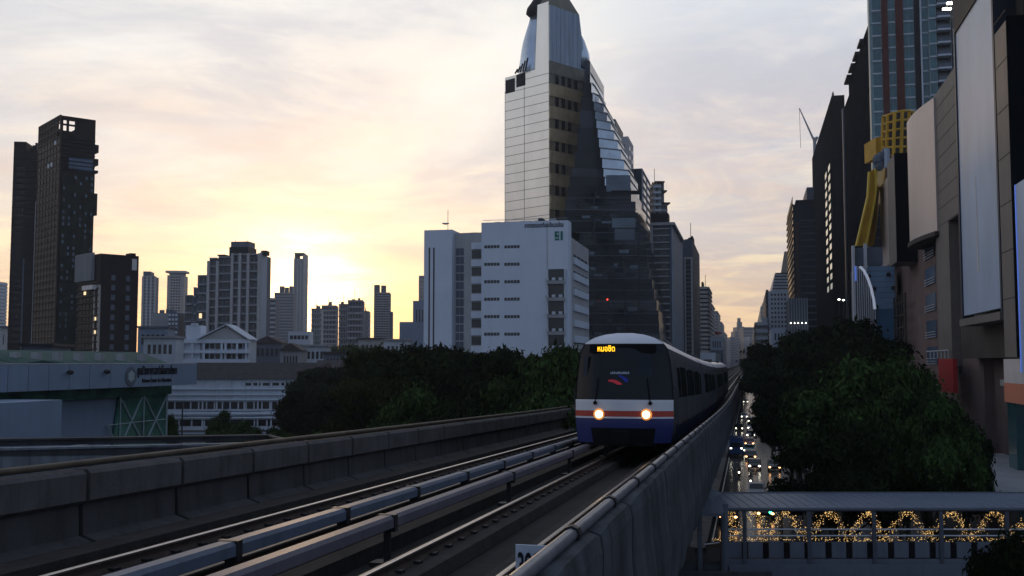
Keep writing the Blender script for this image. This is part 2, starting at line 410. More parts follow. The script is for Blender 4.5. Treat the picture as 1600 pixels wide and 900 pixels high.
# ================================================================== VIADUCT
via=empty('railway_viaduct', sp(-5.6,0,0)[:2]+(0,), 0, 'elevated concrete railway viaduct with two tracks running away to the vanishing point','viaduct')
VO=via.location.copy()
vroot=via
def vpart(o):                      # keep world coordinates under the viaduct's empty
    o.parent=via; o.matrix_parent_inverse=Matrix.Translation(-VO); return o
UC=-5.5; TR=(-3.48,-6.86)
vpart(sweep('deck',[(-9.75,-.55),(-1.35,-.55),(-1.35,-.32),(-9.75,-.32)],'deck',None))
vpart(sweep('girder',[(-8.2,-.56),(-2.9,-.56),(-3.9,-2.3),(-7.2,-2.3)],'girder',None))
for c in TR:
    for g,side in ((-.735,-1),(.735,1)):
        u=c+g
        vpart(sweep('plinth',[(u-.42,-.31),(u+.42,-.31),(u+.36,-.15),(u-.36,-.15)],'plinth',None))
        vpart(sweep('rail',[(u-.07,-.148),(u+.07,-.148),(u+.02,-.10),(u+.02,-.035),(u-.02,-.035),(u-.02,-.10)],'rail_side',None))
        vpart(sweep('rail_head',[(u-.035,-.034),(u+.035,-.034),(u+.035,-.008),(u+.024,0),(u-.024,0),(u-.035,-.008)],'rail_dull' if (c==TR[1] and g>0) else 'rail_top',None))
n_=0; restc=MB()
for c in TR:
    for g in (-.735,.735):
        u=c+g
        for k in range(60):
            s_=4.6+.7*k; tgt=MB() if n_<100 and k<25 else restc
            for sd_ in (-1,1): tgt.loft([[sp(u+sd_*.085+a,s_+b_,z) for a,b_ in ((-.045,-.07),(.045,-.07),(.045,.07),(-.045,.07))] for z in (-.148,-.112)])
            if tgt is not restc: vpart(tgt.build('rail_clip','dark_metal')); n_+=1
o=vpart(restc.build('rail_clip','dark_metal')); o['kind']='stuff'
covs=((-5.69,'cover_blue','pale blue insulating cover over the far conductor rail'),(-4.78,'cover_grey','pinkish grey insulating cover over the near conductor rail'))
for u,m,lb in covs:
    segs=[s for s in SS]
    vpart(sweep('conductor_rail_cover',[(u-.11,.20),(u-.085,.20),(u-.085,.30),(u+.085,.30),(u+.085,.20),(u+.11,.20),(u+.11,.315),(u+.075,.36),(u-.075,.36),(u-.11,.315)],m,None,label=lb))
    vpart(sweep('conductor_rail',[(u-.04,.18),(u+.04,.18),(u+.04,.28),(u-.04,.28)],'rail_side',None))
    for k in range(34 if u<-5 else 14):
        s=4.4+3.3*k if u<-5 else 6.3+7.4*k; mb=MB(); 
        mb.loft([[sp(u+a,s+b,z) for a,b in ((-.04,-.04),(.04,-.04),(.04,.04),(-.04,.04))] for z in (-.31,.19)])
        mb.loft([[sp(u+a,s+b,z) for a,b in ((-.125,-.06),(.125,-.06),(.125,.06),(-.125,.06))] for z in (.14,.366)])
        mb.loft([[sp(u+a,s+b,z) for a,b in ((-.2,-.15),(.2,-.15),(.2,.15),(-.2,.15))] for z in (-.315,-.26)])
        vpart(mb.build('rail_bracket','dark_metal'))
vpart(sweep('cable_duct',[(-5.42,-.31),(-5.12,-.31),(-5.12,-.12),(-5.42,-.12)],'plinth',None))
vpart(sweep('cable_duct',[(-8.95,-.31),(-8.45,-.31),(-8.45,-.1),(-8.95,-.1)],'plinth',None))
vpart(sweep('pipe',[(-1.42+.055*math.cos(a*math.pi/4),.90+.055*math.sin(a*math.pi/4)) for a in range(8)],'pipe',None,smooth=True,label='grey steel pipe capping the near parapet'))
vpart(sweep('pipe',[(-9.60+.05*math.cos(a*math.pi/4),.93+.05*math.sin(a*math.pi/4)) for a in range(8)],'brown_pipe',None,smooth=True,label='brown pipe along the far parapet'))
for k in range(30):
    s=6.2+2.4*k
    mb=MB().loft([[sp(-1.42+.075*math.cos(a*math.pi/4),s+b,.90+.075*math.sin(a*math.pi/4)) for a in range(8)] for b in (-.06,.06)])
    vpart(mb.build('pipe_collar','dark_metal',smooth=False))
PL=2.42
def near_panel(s0,s1,mb,rng):
    # bulging precast panel, outer side towards the street, bottom hanging below the deck
    ns=6; rows=[(-.02,.86),(.035,.84),(.06,.70),(.055,.2),(.10,-.35),(.07,-.85),(.02,-1.18)]
    tilt=rng.uniform(-.012,.012); bot=rng.uniform(-.05,.05)
    rings=[]
    for i in range(ns+1):
        s=s0+(s1-s0)*i/ns; e=abs(2*i/ns-1); bulge=.09*(1-e**4)
        out=[sp(-1.34+a+bulge*(.3+.7*min(1,max(0,(.84-z)/1.2)))+tilt*(i/ns-.5), s, z+ (bot if z<-.5 else 0) - .06*e**6*(z>.5)) for a,z in rows]
        inn=[sp(-1.50,s,-1.15),sp(-1.50,s,.85)]
        rings.append(out+inn)
    mb.loft(rings)
rng=random.Random(3); far=MB()
k=0; s=-12.35
while s<600:
    tgt=MB() if k<56 else far
    near_panel(s+.05,s+PL-.05,tgt,rng)
    if k<56: vpart(tgt.build('parapet_panel','panel_out',smooth=False))
    s+=PL; k+=1
def far_panel(s0,s1,lip,face):
    lip.loft([[sp(u,s,z) for u,z in ((-9.62,.86),(-9.40,.86),(-9.34,.80),(-9.34,.42),(-9.42,.36),(-9.62,.36))] for s in (s0,s1)])
    face.loft([[sp(u,s,z) for u,z in ((-9.62,.358),(-9.46,.358),(-9.44,-.08),(-9.22,-.16),(-9.20,-.31),(-9.62,-.31))] for s in (s0,s1)])
s=-2.0; k=0; far2=MB(); far3=MB()
while s<600:
    if k<44:
        a,b=MB(),MB(); far_panel(s+.05,s+2.62-.05,a,b); o=vpart(b.build('parapet_panel','panel_in')); q=a.build('coping','panel_lip'); q.parent=o
        # sub-part keeps the same coordinates as its panel
    else: far_panel(s+.05,s+2.62-.05,far2,far3)
    s+=2.62; k+=1
o=vpart(far.build('parapet_panel','panel_out')); o['kind']='stuff'
o=vpart(far3.build('parapet_panel','panel_in')); o['kind']='stuff'; far2.build('coping','panel_lip').parent=o
vpart(sweep('parapet_backing',[(-9.74,-.31),(-9.64,-.31),(-9.64,.80),(-9.74,.80)],'joint',None))
vpart(sweep('parapet_backing',[(-1.56,-.9),(-1.52,-.9),(-1.52,.78),(-1.56,.78)],'joint',None))
for k in range(20):
    s=-8+30*k; P=Vector(sp(UC,s,0)); top=P.z
    mb=MB(); ring=lambda r,z:[(P.x+r*math.cos(2*math.pi*i/16),P.y+r*math.sin(2*math.pi*i/16),z) for i in range(16)]
    mb.loft([ring(1.0,0),ring(1.0,top-5.2),ring(1.3,top-4.2),ring(2.0,top-2.32)]); vpart(mb.build('pier','girder',smooth=True))
# kilometre marker on the near parapet
km=empty('track_marker', sp(-1.76,8.6,0), -TH, 'small white plate reading 390 behind the near parapet pipe','sign')
MB().box(-.13,.15,-.012,.012,.30,.80).build('plate','sign_white',km)
MB().tube([(0,.03,-.31),(0,.03,.75)],.02).build('post','dark_metal',km)
text('number','3907',.30,'ink',km,Matrix.Translation((.01,-.016,.53))@Matrix.Rotation(math.pi/2,4,'X'),.002,.25)
# ================================================================== TRAIN
train=empty('commuter_train', sp(TR[0],33,0), 0, 'white, red and blue commuter train coming on with both headlights lit','train')
TO=train.location.copy()
def tp(o,par=None):
    if par is None: o.parent=train; o.matrix_parent_inverse=Matrix.Translation(-TO)
    else: o.parent=par
    return o
TU=TR[0]-.19; S0=31.4
prof=[(a*.945,z) for a,z in [(1.47,.38),(1.53,.75),(1.56,1.10),(1.56,1.7),(1.53,2.3),(1.46,2.9),(1.38,3.22),(1.22,3.42),(.92,3.58),(.5,3.69),(0,3.73)]]
def hw(z):
    for (a,b),(c,d) in zip(prof,prof[1:]):
        if b<=z<=d: return a+(c-a)*(z-b)/(d-b)
    return prof[0][0] if z<prof[0][1] else 0
def bulge(u,z): return .55*(abs(u)/1.56)**2.6 + max(0,z-1.65)*.16 + max(0,1.0-z)*.10 + (max(0,z-3.3)*1.6)**2
def front(z0,z1,inset=0,push=0,nu=20,nz=8,umax=1.0,umin=-1.0):
    mb=MB(); rows=[]
    for j in range(nz+1):
        z=z0+(z1-z0)*j/nz; h=hw(z)-inset
        rows.append([sp(TU+h*(umin+(umax-umin)*i/nu), S0+bulge(h*(umin+(umax-umin)*i/nu),z)-push, z) for i in range(nu+1)])
    mb.loft(rows,closed=False,caps=False); return mb
rgt=prof; full=[(a,z) for a,z in prof]+[(-a,z) for a,z in prof[-2::-1]]
def car(s0,s1,first):
    rings=[]; n=10
    for i in range(n+1):
        s=s0+(s1-s0)*i/n
        if i==0 and first: rings.append([sp(TU+a,S0+bulge(a,z)-.01,z) for a,z in full])
        else: rings.append([sp(TU+a,s,z) for a,z in full])
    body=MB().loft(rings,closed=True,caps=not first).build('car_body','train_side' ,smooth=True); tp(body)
    if not first:
        pass
    # white roof shell just above
    rf=[(a*1.004,z+.012) for a,z in full if z>3.0]
    rr=[]
    for i in range(n+1):
        s=s0+(s1-s0)*i/n
        rr.append([sp(TU+a,(S0+bulge(a,z)-.015 if (i==0 and first) else s),z) for a,z in rf])
    r=MB().loft(rr,closed=False,caps=False).build('roof','train_white',smooth=True); tp(r,body)
    # doors and windows on both sides
    L=s1-s0
    for side in (1,-1):
        for d in range(4):
            c=s0+L*(d+.5)/4
            def patch(a,b,z0,z1,e,nm,m):
                zs=[z0+(z1-z0)*q/4 for q in range(5)]
                mb=MB(); mb.loft([[sp(TU+side*(hw(z)+e),s,z) for z in zs]+[sp(TU+side*(hw(z)-.03),s,z) for z in zs[::-1]] for s in (a,b)])
                tp(mb.build(nm,m),body)
            patch(c-.72,c-.02,.9,2.95,.014,'door','train_grey'); patch(c+.02,c+.72,.9,2.95,.014,'door','train_grey')
            patch(c-.58,c-.12,1.75,2.7,.026,'door_glass','train_glass'); patch(c+.12,c+.58,1.75,2.7,.026,'door_glass','train_glass')
            if d<3:
                patch(c+1.2,c+L/4-1.2,1.75,2.75,.02,'window','train_glass')
        def patch2(z0,z1,e,nm,m):
            mb=MB(); mb.loft([[sp(TU+side*(hw(z)+e),s,z) for z in (z0,z1)]+[sp(TU+side*(hw(z)-.03),s,z) for z in (z1,z0)] for s in ((s0+.95 if first else s0+.02),s0+L/3,s0+2*L/3,s1-.02)])
            tp(mb.build(nm,m),body)
        patch2(.40,.88,.010,'blue_band','side_blue_shaded'); patch2(.886,.95,.010,'red_band','side_red_shaded')  # bands in darkened livery colours, shade put into the paint
    # bogies
    for f in (.16,.84):
        c=s0+L*f; mb=MB()
        mb.loft([[sp(TU+a,c+b,z) for a,b in ((-1.1,-1.4),(1.1,-1.4),(1.1,1.4),(-1.1,1.4))] for z in (.30,.62)])
        bg_=tp(mb.build('bogie','black'),body)
        for q in (-1.05,1.05):
            for g in (-.735,.735):
                mb=MB(); mb.loft([[sp(TU+g+x,c+q+.42*math.cos(t*math.pi/8),.43+.42*math.sin(t*math.pi/8)) for t in range(16)] for x in (-.06,.06)])
                w_=mb.build('wheel','rail_side'); w_.parent=bg_
    eq=MB().loft([[sp(TU+a,s,z) for a,z in ((-1.25,.2),(1.25,.2),(1.3,.40),(-1.3,.40))] for s in (s0+L*.32,s0+L*.68)]).build('underfloor_box','black'); tp(eq,body)
    ac=MB().loft([[sp(TU+a,s,z) for a,z in ((-.8,3.6),(.8,3.6),(.7,3.82),(-.7,3.82))] for s in (s0+L*.35,s0+L*.5)]).build('roof_unit','train_grey'); tp(ac,body)
    return body
cars=[(S0+.9,S0+21.6),(S0+22.2,S0+43.6),(S0+44.2,S0+65.6),(S0+66.2,S0+87.4)]
cb=[car(a,b,i==0) for i,(a,b) in enumerate(cars)]
for (a,b),(c,d) in zip(cars,cars[1:]):
    tp(MB().loft([[sp(TU+x*.88,s,z*.96+.05) for x,z in full] for s in (b,c)]).build('gangway','black'))
tp(front(1.37,1.70).build('front_panel','train_white',smooth=True))
tp(front(1.20,1.368,0,.012).build('red_stripe','train_red',smooth=True))
tp(front(1.145,1.198,0,.012).build('white_stripe','train_white',smooth=True))
bl=tp(front(.42,1.143).build('blue_apron','train_blue',smooth=True))
ws=tp(front(1.72,3.40,.035,.02).build('windscreen','train_glass',smooth=True))
tp(front(3.37,3.43,0,.03).build('brow','train_white',smooth=True))
tp(front(1.70,3.36,0,0).build('windscreen_surround','black',smooth=True))
tp(front(3.41,3.71,0,.0,nz=6).build('front_roof','train_white',smooth=True))
tp(front(.34,.86,.50,.03).build('coupler_recess','black',smooth=True))
cp=MB().tube([sp(TU,S0+.3,.62),sp(TU,S0-.45,.62)],.13,10); cp.loft([[sp(TU+a,S0-.45+q,.62+z) for a,z in ((-.22,-.18),(.22,-.18),(.22,.18),(-.22,.18))] for q in (-.12,.05)])
tp(cp.build('coupler','black'))
for sgn in (-1,1):
    uu=.70*sgn; sb=S0+bulge(uu,1.2)
    c=[sp(TU+uu,sb-.03,1.20),sp(TU+uu,sb-.06,1.20)]
    h=tp(MB().loft([[sp(TU+uu+rr*math.cos(t*math.pi/10),sb-q,1.265+rr*math.sin(t*math.pi/10)) for t in range(20)] for rr,q in ((.17,.0),(.17,.035),(.14,.06))]).build('headlight_housing','lamp_halo',smooth=False))  # housing glows to stand in for the lamp's halo
    MB().loft([[sp(TU+uu+rr*math.cos(t*math.pi/10),sb-q,1.265+rr*math.sin(t*math.pi/10)) for t in range(20)] for rr,q in ((.11,.062),(.09,.085),(.04,.10))]).build('lens','head_lamp',smooth=True).parent=h
    uu=.95*sgn
    tl=MB().loft([[sp(TU+uu+.085*sgn+.05*math.cos(t*math.pi/6),S0+bulge(uu,1.2)-q+.06,1.265+.05*math.sin(t*math.pi/6)) for t in range(12)] for q in (.0,.05)]); tp(tl.build('tail_light','train_red'))
    # wiper
    a=sp(TU+.82*sgn,S0+bulge(.8,1.62)-.05,1.60); b=sp(TU+.74*sgn,S0+bulge(.78,2.1)-.06,2.35)
    w_=tp(MB().tube([a,b],.016,6).build('wiper','black')); MB().ball(a,.06).build('pivot','black').parent=w_
    # handrail and mirror at the cab corner
    tp(MB().tube([sp(TU+1.49*sgn,S0+.75,1.2),sp(TU+1.54*sgn,S0+.72,1.3),sp(TU+1.54*sgn,S0+.72,2.0),sp(TU+1.48*sgn,S0+.75,2.1)],.018,6).build('handrail','train_grey'))
tp(MB().loft([[sp(TU+a,S0+bulge(.5,3.2)-.035+q,z) for a,z in ((-1.0,3.1),(1.0,3.1),(1.0,3.34),(-1.0,3.34))] for q in (0,.02)]).build('sign_case','black'))
TM=Matrix.Rotation(-TH,4,'Z')@Matrix.Rotation(math.pi/2,4,'X')
def tpos(u,s,z): return Matrix.Translation(Vector(sp(u,s,z)))@TM
o=text('destination_sign','หมอชิต',.24,'led',None,tpos(TU-.50,S0+bulge(.5,3.2)-.05,3.14),.004,.52); tp(o)
nb_=MB()
for q in range(11):
    u_=-.36+q*.052; nb_.loft([[sp(TU+u_+a,S0+bulge(.1,2.5)-.03+y,z) for a,y in ((0,0),(.036,0),(.036,.004),(0,.004))] for z in (2.46,2.46+(.07 if q%3 else .05))])
tp(nb_.build('notice_strip','sign_white'))
def arc(cu,cz,r,wd,a0,a1,m,e):
    mb=MB(); ps=[]
    for i in range(13):
        a=a0+(a1-a0)*i/12; ww=wd*(.35+.65*i/12)
        ps.append([sp(TU+cu+(r+q)*math.cos(a),S0+bulge(.2,2.2)-.025-e+y,cz+(r+q)*math.sin(a)) for q,y in ((-ww,0),(ww,0),(ww,.006),(-ww,.006))])
    return tp(mb.loft(ps).build('swirl',m))
tp(MB().loft([[sp(TU+u_,S0+bulge(u_,2.4)-.022+q+max(0,z-2.2)*.0,z) for u_,z in ((.50,1.98),(.90,1.98),(.84,3.02),(.46,3.02))] for q in (0,.004)]).build('cab_door_pane','pane_blue'))
tp(MB().loft([[sp(TU+u_,S0+bulge(u_,2.4)-.020+q,z) for u_,z in ((-1.28,1.98),(-1.12,1.98),(-1.05,3.0),(-1.18,3.0))] for q in (0,.004)]).build('cab_side_pane','pane_blue'))
arc(-.36,1.86,.40,.085,R(98),R(2),'logo_red',.006); arc(-.36,1.84,.24,.07,R(80),R(5),'logo_blue',0); arc(-.28,1.90,.54,.06,R(72),R(38),'logo_blue',0)
# ================================================================== BUILDINGS
class Bld:
    def __init__(s,name,label,cat,xl,xc,xr,ytop,Y,aL=None,wL=None,wR=None,body='grey_wall',group=None,bodyname='wall',right=False):
        if aL is None: aL=math.degrees(TH) if right else math.degrees(TH)-90
        if not right and xl is not None and xc-xl<=8 and xr-xc>xc-xl and aL<-60:
            aL=-8 if xc<240 else -3
            if not wL: wL=10 if Y<900 else 25
        a=R(aL); s.dL=(math.sin(a),math.cos(a)); s.dR=(math.cos(a),-math.sin(a))
        P=at(xc,(max(ytop,0)+HY)/2,Y); s.P=(P.x,P.y); s.z=zat(ytop,s.P)
        zr=(s.z+EYE)/2
        s.zr=zr
        # keep the corner on its column at mid height
        s.wL=wL if wL else max(.5,solve(s.P,s.dL,xl,zr)); s.wR=wR if wR else max(.5,solve(s.P,s.dR,xr,zr))
        s.root=empty(name,(P.x,P.y,0),-a,label,cat,group); s.nw=0; s.stuff={}
        if body: s.box(bodyname,0,s.wR,0,s.wL,0,s.z,body)
    def ly(s,px,z=None): return solve(s.P,s.dL,px,s.zr if z is None else z)
    def rx(s,px,z=None): return solve(s.P,s.dR,px,s.zr if z is None else z)
    def wp(s,x,y): return (s.P[0]+x*s.dR[0]+y*s.dL[0], s.P[1]+x*s.dR[1]+y*s.dL[1])
    def hz(s,py,x=0,y=0): return zat(py,s.wp(x,y))
    def box(s,nm,x0,x1,y0,y1,z0,z1,m,label=None,bevel=0,parent=None): return MB().box(x0,x1,y0,y1,z0,z1).build(nm,m,parent or s.root,label=label,bevel=bevel)
    def grid(s,face,a0,a1,z0,z1,na,nz,fa=.6,fz=.5,m='window',proud=.05,off=0,nm='window',lit=0,litm='window_lit',quota=100,skip=0,thick=.3):
        da=(a1-a0)/na; dz_=(z1-z0)/nz; wa=da*fa; wz=dz_*fz
        if face=='R': me=MB().box(-wa/2,wa/2,-proud,thick,-wz/2,wz/2).mesh(nm,m)
        else: me=MB().box(-proud,thick,-wa/2,wa/2,-wz/2,wz/2).mesh(nm,m)
        mel=me.copy(); mel.materials[0]=M[litm]
        rest=MB()
        for j in range(nz-1,-1,-1):
            for i in range(na):
                if skip and random.random()<skip: continue
                a=a0+da*(i+.5); z=z0+dz_*(j+.5); loc=(a,off,z) if face=='R' else (off,a,z)
                if s.nw<quota:
                    inst(nm,mel if random.random()<lit else me,s.root,loc); s.nw+=1
                else:
                    if face=='R': rest.box(a-wa/2,a+wa/2,off-proud,off+thick,z-wz/2,z+wz/2)
                    else: rest.box(off-proud,off+thick,a-wa/2,a+wa/2,z-wz/2,z+wz/2)
        if rest.v:
            o=rest.build(nm,m,s.root); o['kind']='stuff'
    def slabs(s,face,a0,a1,z0,z1,n,th,proud,m,nm='floor_band',off=0):
        mb=MB()
        for i in range(n+1):
            z=z0+(z1-z0)*i/n
            if face=='R': mb.box(a0,a1,off-proud,off+.2,z-th/2,z+th/2)
            else: mb.box(off-proud,off+.2,a0,a1,z-th/2,z+th/2)
        return mb.build(nm,m,s.root)
    def fins(s,face,a0,a1,z0,z1,n,th,proud,m,nm='pilaster',off=0):
        mb=MB()
        for i in range(n+1):
            a=a0+(a1-a0)*i/n
            if face=='R': mb.box(a-th/2,a+th/2,off-proud,off+.2,z0,z1)
            else: mb.box(off-proud,off+.2,a-th/2,a+th/2,z0,z1)
        return mb.build(nm,m,s.root)
    def clutter(s,n=4,m='grey_wall',h=3):
        r=random.Random(s.P[0]*13.7)
        for i in range(n):
            x=r.uniform(.1,.7)*s.wR; y=r.uniform(.1,.7)*s.wL; a=r.uniform(.1,.25)
            s.box('roof_plant',x,x+s.wR*a,y,y+s.wL*a,s.z,s.z+r.uniform(.3,1)*h,m)
        mb=MB(); mb.tube([(s.wR*.4,s.wL*.4,s.z),(s.wR*.4,s.wL*.4,s.z+h*1.8)],.12,5); mb.build('mast','dark_metal',s.root)
# ---- left side, far to near
b=Bld('tower_block','pale banded tower at the left edge of the photo beside the dark tower','building',-30,-6,9,440,520,-80,body='pale_wall')
b.slabs('R',0,b.wR,16,b.z-1,22,1.2,.4,'white_wall2'); b.grid('R',.5,b.wR-.5,16,b.z,3,22,.8,.5)
b=Bld('tower_block','slimmer dark brown tower left of the taller framed tower','building',12,16,58,236,290,-72,body='bronze')
b.box('roof_screen',0,b.rx(35),0,b.wL,b.z+.003,b.hz(221),'bronze')
b.slabs('R',0,b.wR,20,b.z-2,30,.25,.12,'charcoal'); b.grid('R',1,b.wR*.45,20,b.z-4,3,30,.5,.55,'window',.06); b.fins('R',b.wR*.50,b.wR*.52,14,b.z-30,1,.25,.2,'slate_wall',nm='light_strip'); b.fins('R',b.wR*.9,b.wR*.905,14,b.z-14,1,.3,.25,'grey_wall',nm='light_strip')
for i in range(3): b.box('roof_plant',b.rx(38+i*4),b.rx(41+i*4),2,5,b.z,b.z+1.5+i*.7,'charcoal')
# tall framed tower
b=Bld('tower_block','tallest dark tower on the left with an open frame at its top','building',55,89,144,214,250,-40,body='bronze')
zt=b.hz(180)
b.slabs('L',0,b.wL,16,zt,34,.28,.18,'bronze_line','bronze_grid'); b.fins('L',0,b.wL,14,zt,7,.22,.15,'bronze_line','bronze_grid')
b.grid('L',0,b.wL,16,b.z,7,32,.7,.6,'window_matte',.04,quota=60,lit=.03,litm='slab_white')
fr=MB()   # the open frame and roof walls
fr.box(0,b.wR,b.wL-.5,b.wL,b.z,zt); fr.box(b.rx(112),b.wR,0,.5,b.z,zt)
fr.box(0,.5,0,b.wL,zt-1,zt); fr.box(0,b.wR,0,.5,zt-1,zt); fr.box(b.wR-.5,b.wR,0,b.wL,b.z,zt)
fr.box(0,.6,0,.6,b.z,zt); fr.box(b.rx(99),b.rx(99)+.5,0,.5,b.z,zt); fr.box(0,b.rx(112),0,.4,b.z+3,b.z+3.4)
fr.v=[v for v in fr.v]; 
fr2=MB(); fr2.box(0,.4,b.wL*.15,b.wL,b.z,zt-1)
fr3=MB(); 
for o_,nm in ((fr,'roof_frame'),(fr2,'roof_screen')): o_.build(nm,'bronze',b.root)
b.box('green_wall',.6,b.wR,-.4,0,14,b.hz(268),'dark_green_wall')
b.box('blue_window',b.rx(103),b.rx(141),-.25,.1,b.hz(263),b.hz(243),'window_blue',label='large blue sky window near the top')
b.slabs('R',b.rx(92),b.wR,b.hz(268),b.z,9,.3,.25,'charcoal'); b.grid('R',b.rx(92),b.wR,20,b.hz(270),6,28,.35,.55,'mid_glass',.46,quota=100,skip=.55)
for y0,y1 in ((226,238),(248,258),(266,270),(302,336)): b.box('balcony',b.wR,b.wR+.9,0,3,b.hz(y1,b.wR),b.hz(y0,b.wR),'bronze')
b.box('podium_screen',b.rx(40),b.rx(72),-6,-5.6,0,b.hz(537),'cream_wall')
# block with dark front
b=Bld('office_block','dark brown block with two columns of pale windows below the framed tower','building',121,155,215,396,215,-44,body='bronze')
b.box('louvre_screen',-.5,-.02,b.ly(146),b.wL,b.hz(437),b.z+.4,'pale_wall'); b.fins('L',b.ly(146),b.wL,b.hz(437),b.z+.3,14,.25,.25,'grey_wall',nm='louvre',off=-.5)
b.box('sign_box',-1.2,-.05,b.ly(152),b.ly(136),b.hz(452),b.hz(445),'bb_cream')
for i,(c,wd_) in enumerate(((176,6.5),(199,6.5))):
    x0,x1=b.rx(c-wd_/2),b.rx(c+wd_/2); b.grid('R',x0,x1,b.hz(550),b.hz(425),1,8,.95,.55,'slate_wall',.05)
b.grid('L',1,b.wL-1,15,b.hz(440),5,12,.6,.5,'window_matte',.06,lit=.06,litm='window_warm'); b.slabs('L',0,b.wL,15,b.hz(440),12,.3,.3,'charcoal')
b.box('roof_box',b.rx(204),b.wR-.4,.6,3,b.z,b.z+.6,'bronze'); b.box('roof_slot',b.rx(204.5),b.rx(212),-.05,.2,b.hz(419),b.hz(401),'bb_cream')
b.fins('L',.2,b.wL*.2,15,b.hz(445),1,.5,.2,'cream_wall',nm='corner_strip')
b=Bld('tower_block','grey tower with a curved top right of the dark brown block','building',214,222,241,432,560,-70,body='slate_wall')
b.box('crown',0,b.wR*.6,0,b.wL,b.z,b.hz(424),'slate_wall'); b.slabs('R',0,b.wR,20,b.z,24,.8,.4,'grey_wall'); b.fins('R',0,b.wR,16,b.z,3,1,.5,'pale_wall')
b=Bld('tower_block','slender beige tower in the sunset glare with a flat top','building',256,260,286,431,680,-80,body='cream_wall')
b.box('crown',-1,b.wR+1,-1,b.wL,b.z+2,b.hz(423),'pale_wall'); b.box('crown_core',1,b.wR-1,1,b.wL-1,b.z,b.z+2,'grey_wall'); b.slabs('R',0,b.wR,20,b.z,28,.7,.5,'pale_wall'); b.grid('R',2,b.wR-2,20,b.z,4,28,.6,.5)
b=Bld('apartment_block','low brown slab between the two slender left towers','building',228,236,292,489,430,-82,body='grey_wall'); b.clutter(3,'slate_wall',2)
b=Bld('apartment_block','checkered narrow block in front of the beige tower','building',258,262,278,489,400,-82,body='slate_wall'); b.grid('R',0,b.wR,14,b.z,3,12,.6,.5,'slab_white',.4,nm='balcony')
# big stepped apartment
b=Bld('apartment_block','large stepped apartment block with a dark rooftop penthouse left of the sunset','building',None,405,414,394,400,-84,wL=1,body=None)
W=lambda x: b.ly(x)
cols=[(289,302,462),(302,308,450),(308,326,431),(326,340,404),(340,362,402),(362,405,398)]
for (x0,x1,yt) in cols:
    b.box('wall',0,b.wR+ (6 if x0>339 else 0),W(x1),W(x0)-.003,0,b.hz(yt,0,W(x0)),'slate_wall')
b.box('wall_end',.002,b.wR,-.6,0,0,b.hz(394),'blue_slab')
zz0=14
for (x0,x1,yt) in cols:
    zt=b.hz(yt,0,W(x0)); n=int((zt-zz0)/3.1); na=max(2,int((x1-x0)/7))
    b.slabs('L',W(x1)+.3,W(x0)-.3,zz0,zt,n,.5,.9,'grey_wall','balcony_row'); b.grid('L',W(x1)+.5,W(x0)-.5,zz0,zt,na,n,.62,.55,'window',.06,quota=100,lit=.015,litm='window_warm')
for x in (326,340,363,375,388,405): b.box('pier',-1.2,0,W(x)-.5,W(x)+.5,0,b.hz(408 if x<360 else 396,0,W(x)),'pale_wall')
b.box('penthouse',1,10,W(385),W(355),b.hz(400),b.hz(385),'charcoal'); b.box('penthouse',2,9,W(384),W(356),b.hz(385),b.hz(376),'slate_wall'); b.box('roof_frame',0,6,W(350),W(338),b.hz(399),b.hz(397),'charcoal'); b.box('roof_room',1,5,W(413),W(405),b.hz(398),b.hz(391),'dark_green_wall')
for x in (362,380):
    MB().tube([(3,W(x),b.hz(376)),(3,W(x),b.hz(373))],.1,5).build('mast','dark_metal',b.root)
# sunset-glare cluster
b=Bld('tower_block','very slender tall tower standing in the sunset glare','building',457,459,474,404,900,-86,body='grey_wall')
b.box('crown',0,1.2,0,b.wL,b.z,b.hz(396),'grey_wall'); b.box('crown',b.wR-1.2,b.wR,0,b.wL,b.z,b.hz(396),'grey_wall'); b.box('crown_cap',0,b.wR,-.5,b.wL,b.hz(396),b.hz(395),'grey_wall'); b.fins('R',0,b.wR,20,b.z,3,.9,.6,'pale_wall')
b=Bld('tower_block','tower with a notched crown just left of the slender tower','building',426,428,458,458,850,-86,body='slate_wall')
for x0,x1,yt in ((436,442,447),(444,449,449),(451,456,447)): b.box('crown',b.rx(x0),b.rx(x1),0,6,b.z,b.hz(yt),'slate_wall')
b.slabs('R',0,b.wR,18,b.z,22,.9,.5,'grey_wall')
b=Bld('apartment_block','white banded block between the stepped apartments and the sun','building',412,414,430,467,520,-86,body='slate_wall'); b.slabs('R',0,b.wR,16,b.z,13,1.0,.6,'pale_wall','balcony_row')
specs=[(484,486,502,483,700,'dark apartment tower just right of the slender tower'),(500,502,526,478,760,'dark apartment tower with a flat stepped top, second right of the slender tower'),(526,529,545,476,620,'dark apartment tower left of the leafy rooftop in the sunset cluster'),(541,543,567,470,600,'dark apartment tower topped by a small green roof right of the sun'),(564,566,577,487,800,'narrow brown tower at the right end of the sunset cluster')]
for i,(xl,xc,xr,yt,Y,lb) in enumerate(specs):
    b=Bld('apartment_tower',lb,'building',xl,xc,xr,yt,Y,-86,body='slate_wall' if i%2 else 'grey_wall')
    n=int((b.z-18)/3.4); b.slabs('R',0,b.wR,18,b.z,n,.9,.9,'grey_wall' if i%2 else 'slate_wall','balcony_row'); b.grid('R',1,b.wR-1,18,b.z,4,n,.5,.5)
    b.clutter(2,'slate_wall',3.5)
b=Bld('tower_block','lone dark tower with two rooftop blocks against the yellow sky','building',581,584,609,458,640,-84,body='slate_wall')
b.box('crown',b.rx(584),b.rx(592),0,6,b.z,b.hz(445),'slate_wall'); b.box('crown',b.rx(595),b.rx(602),0,6,b.z,b.hz(446),'slate_wall'); b.box('shoulder',b.wR,b.rx(613),0,8,0,b.hz(487,b.wR),'slate_wall'); b.slabs('R',0,b.wR,18,b.z,26,.8,.7,'grey_wall'); b.grid('R',1,b.wR-1,18,b.z,5,26,.5,.5)
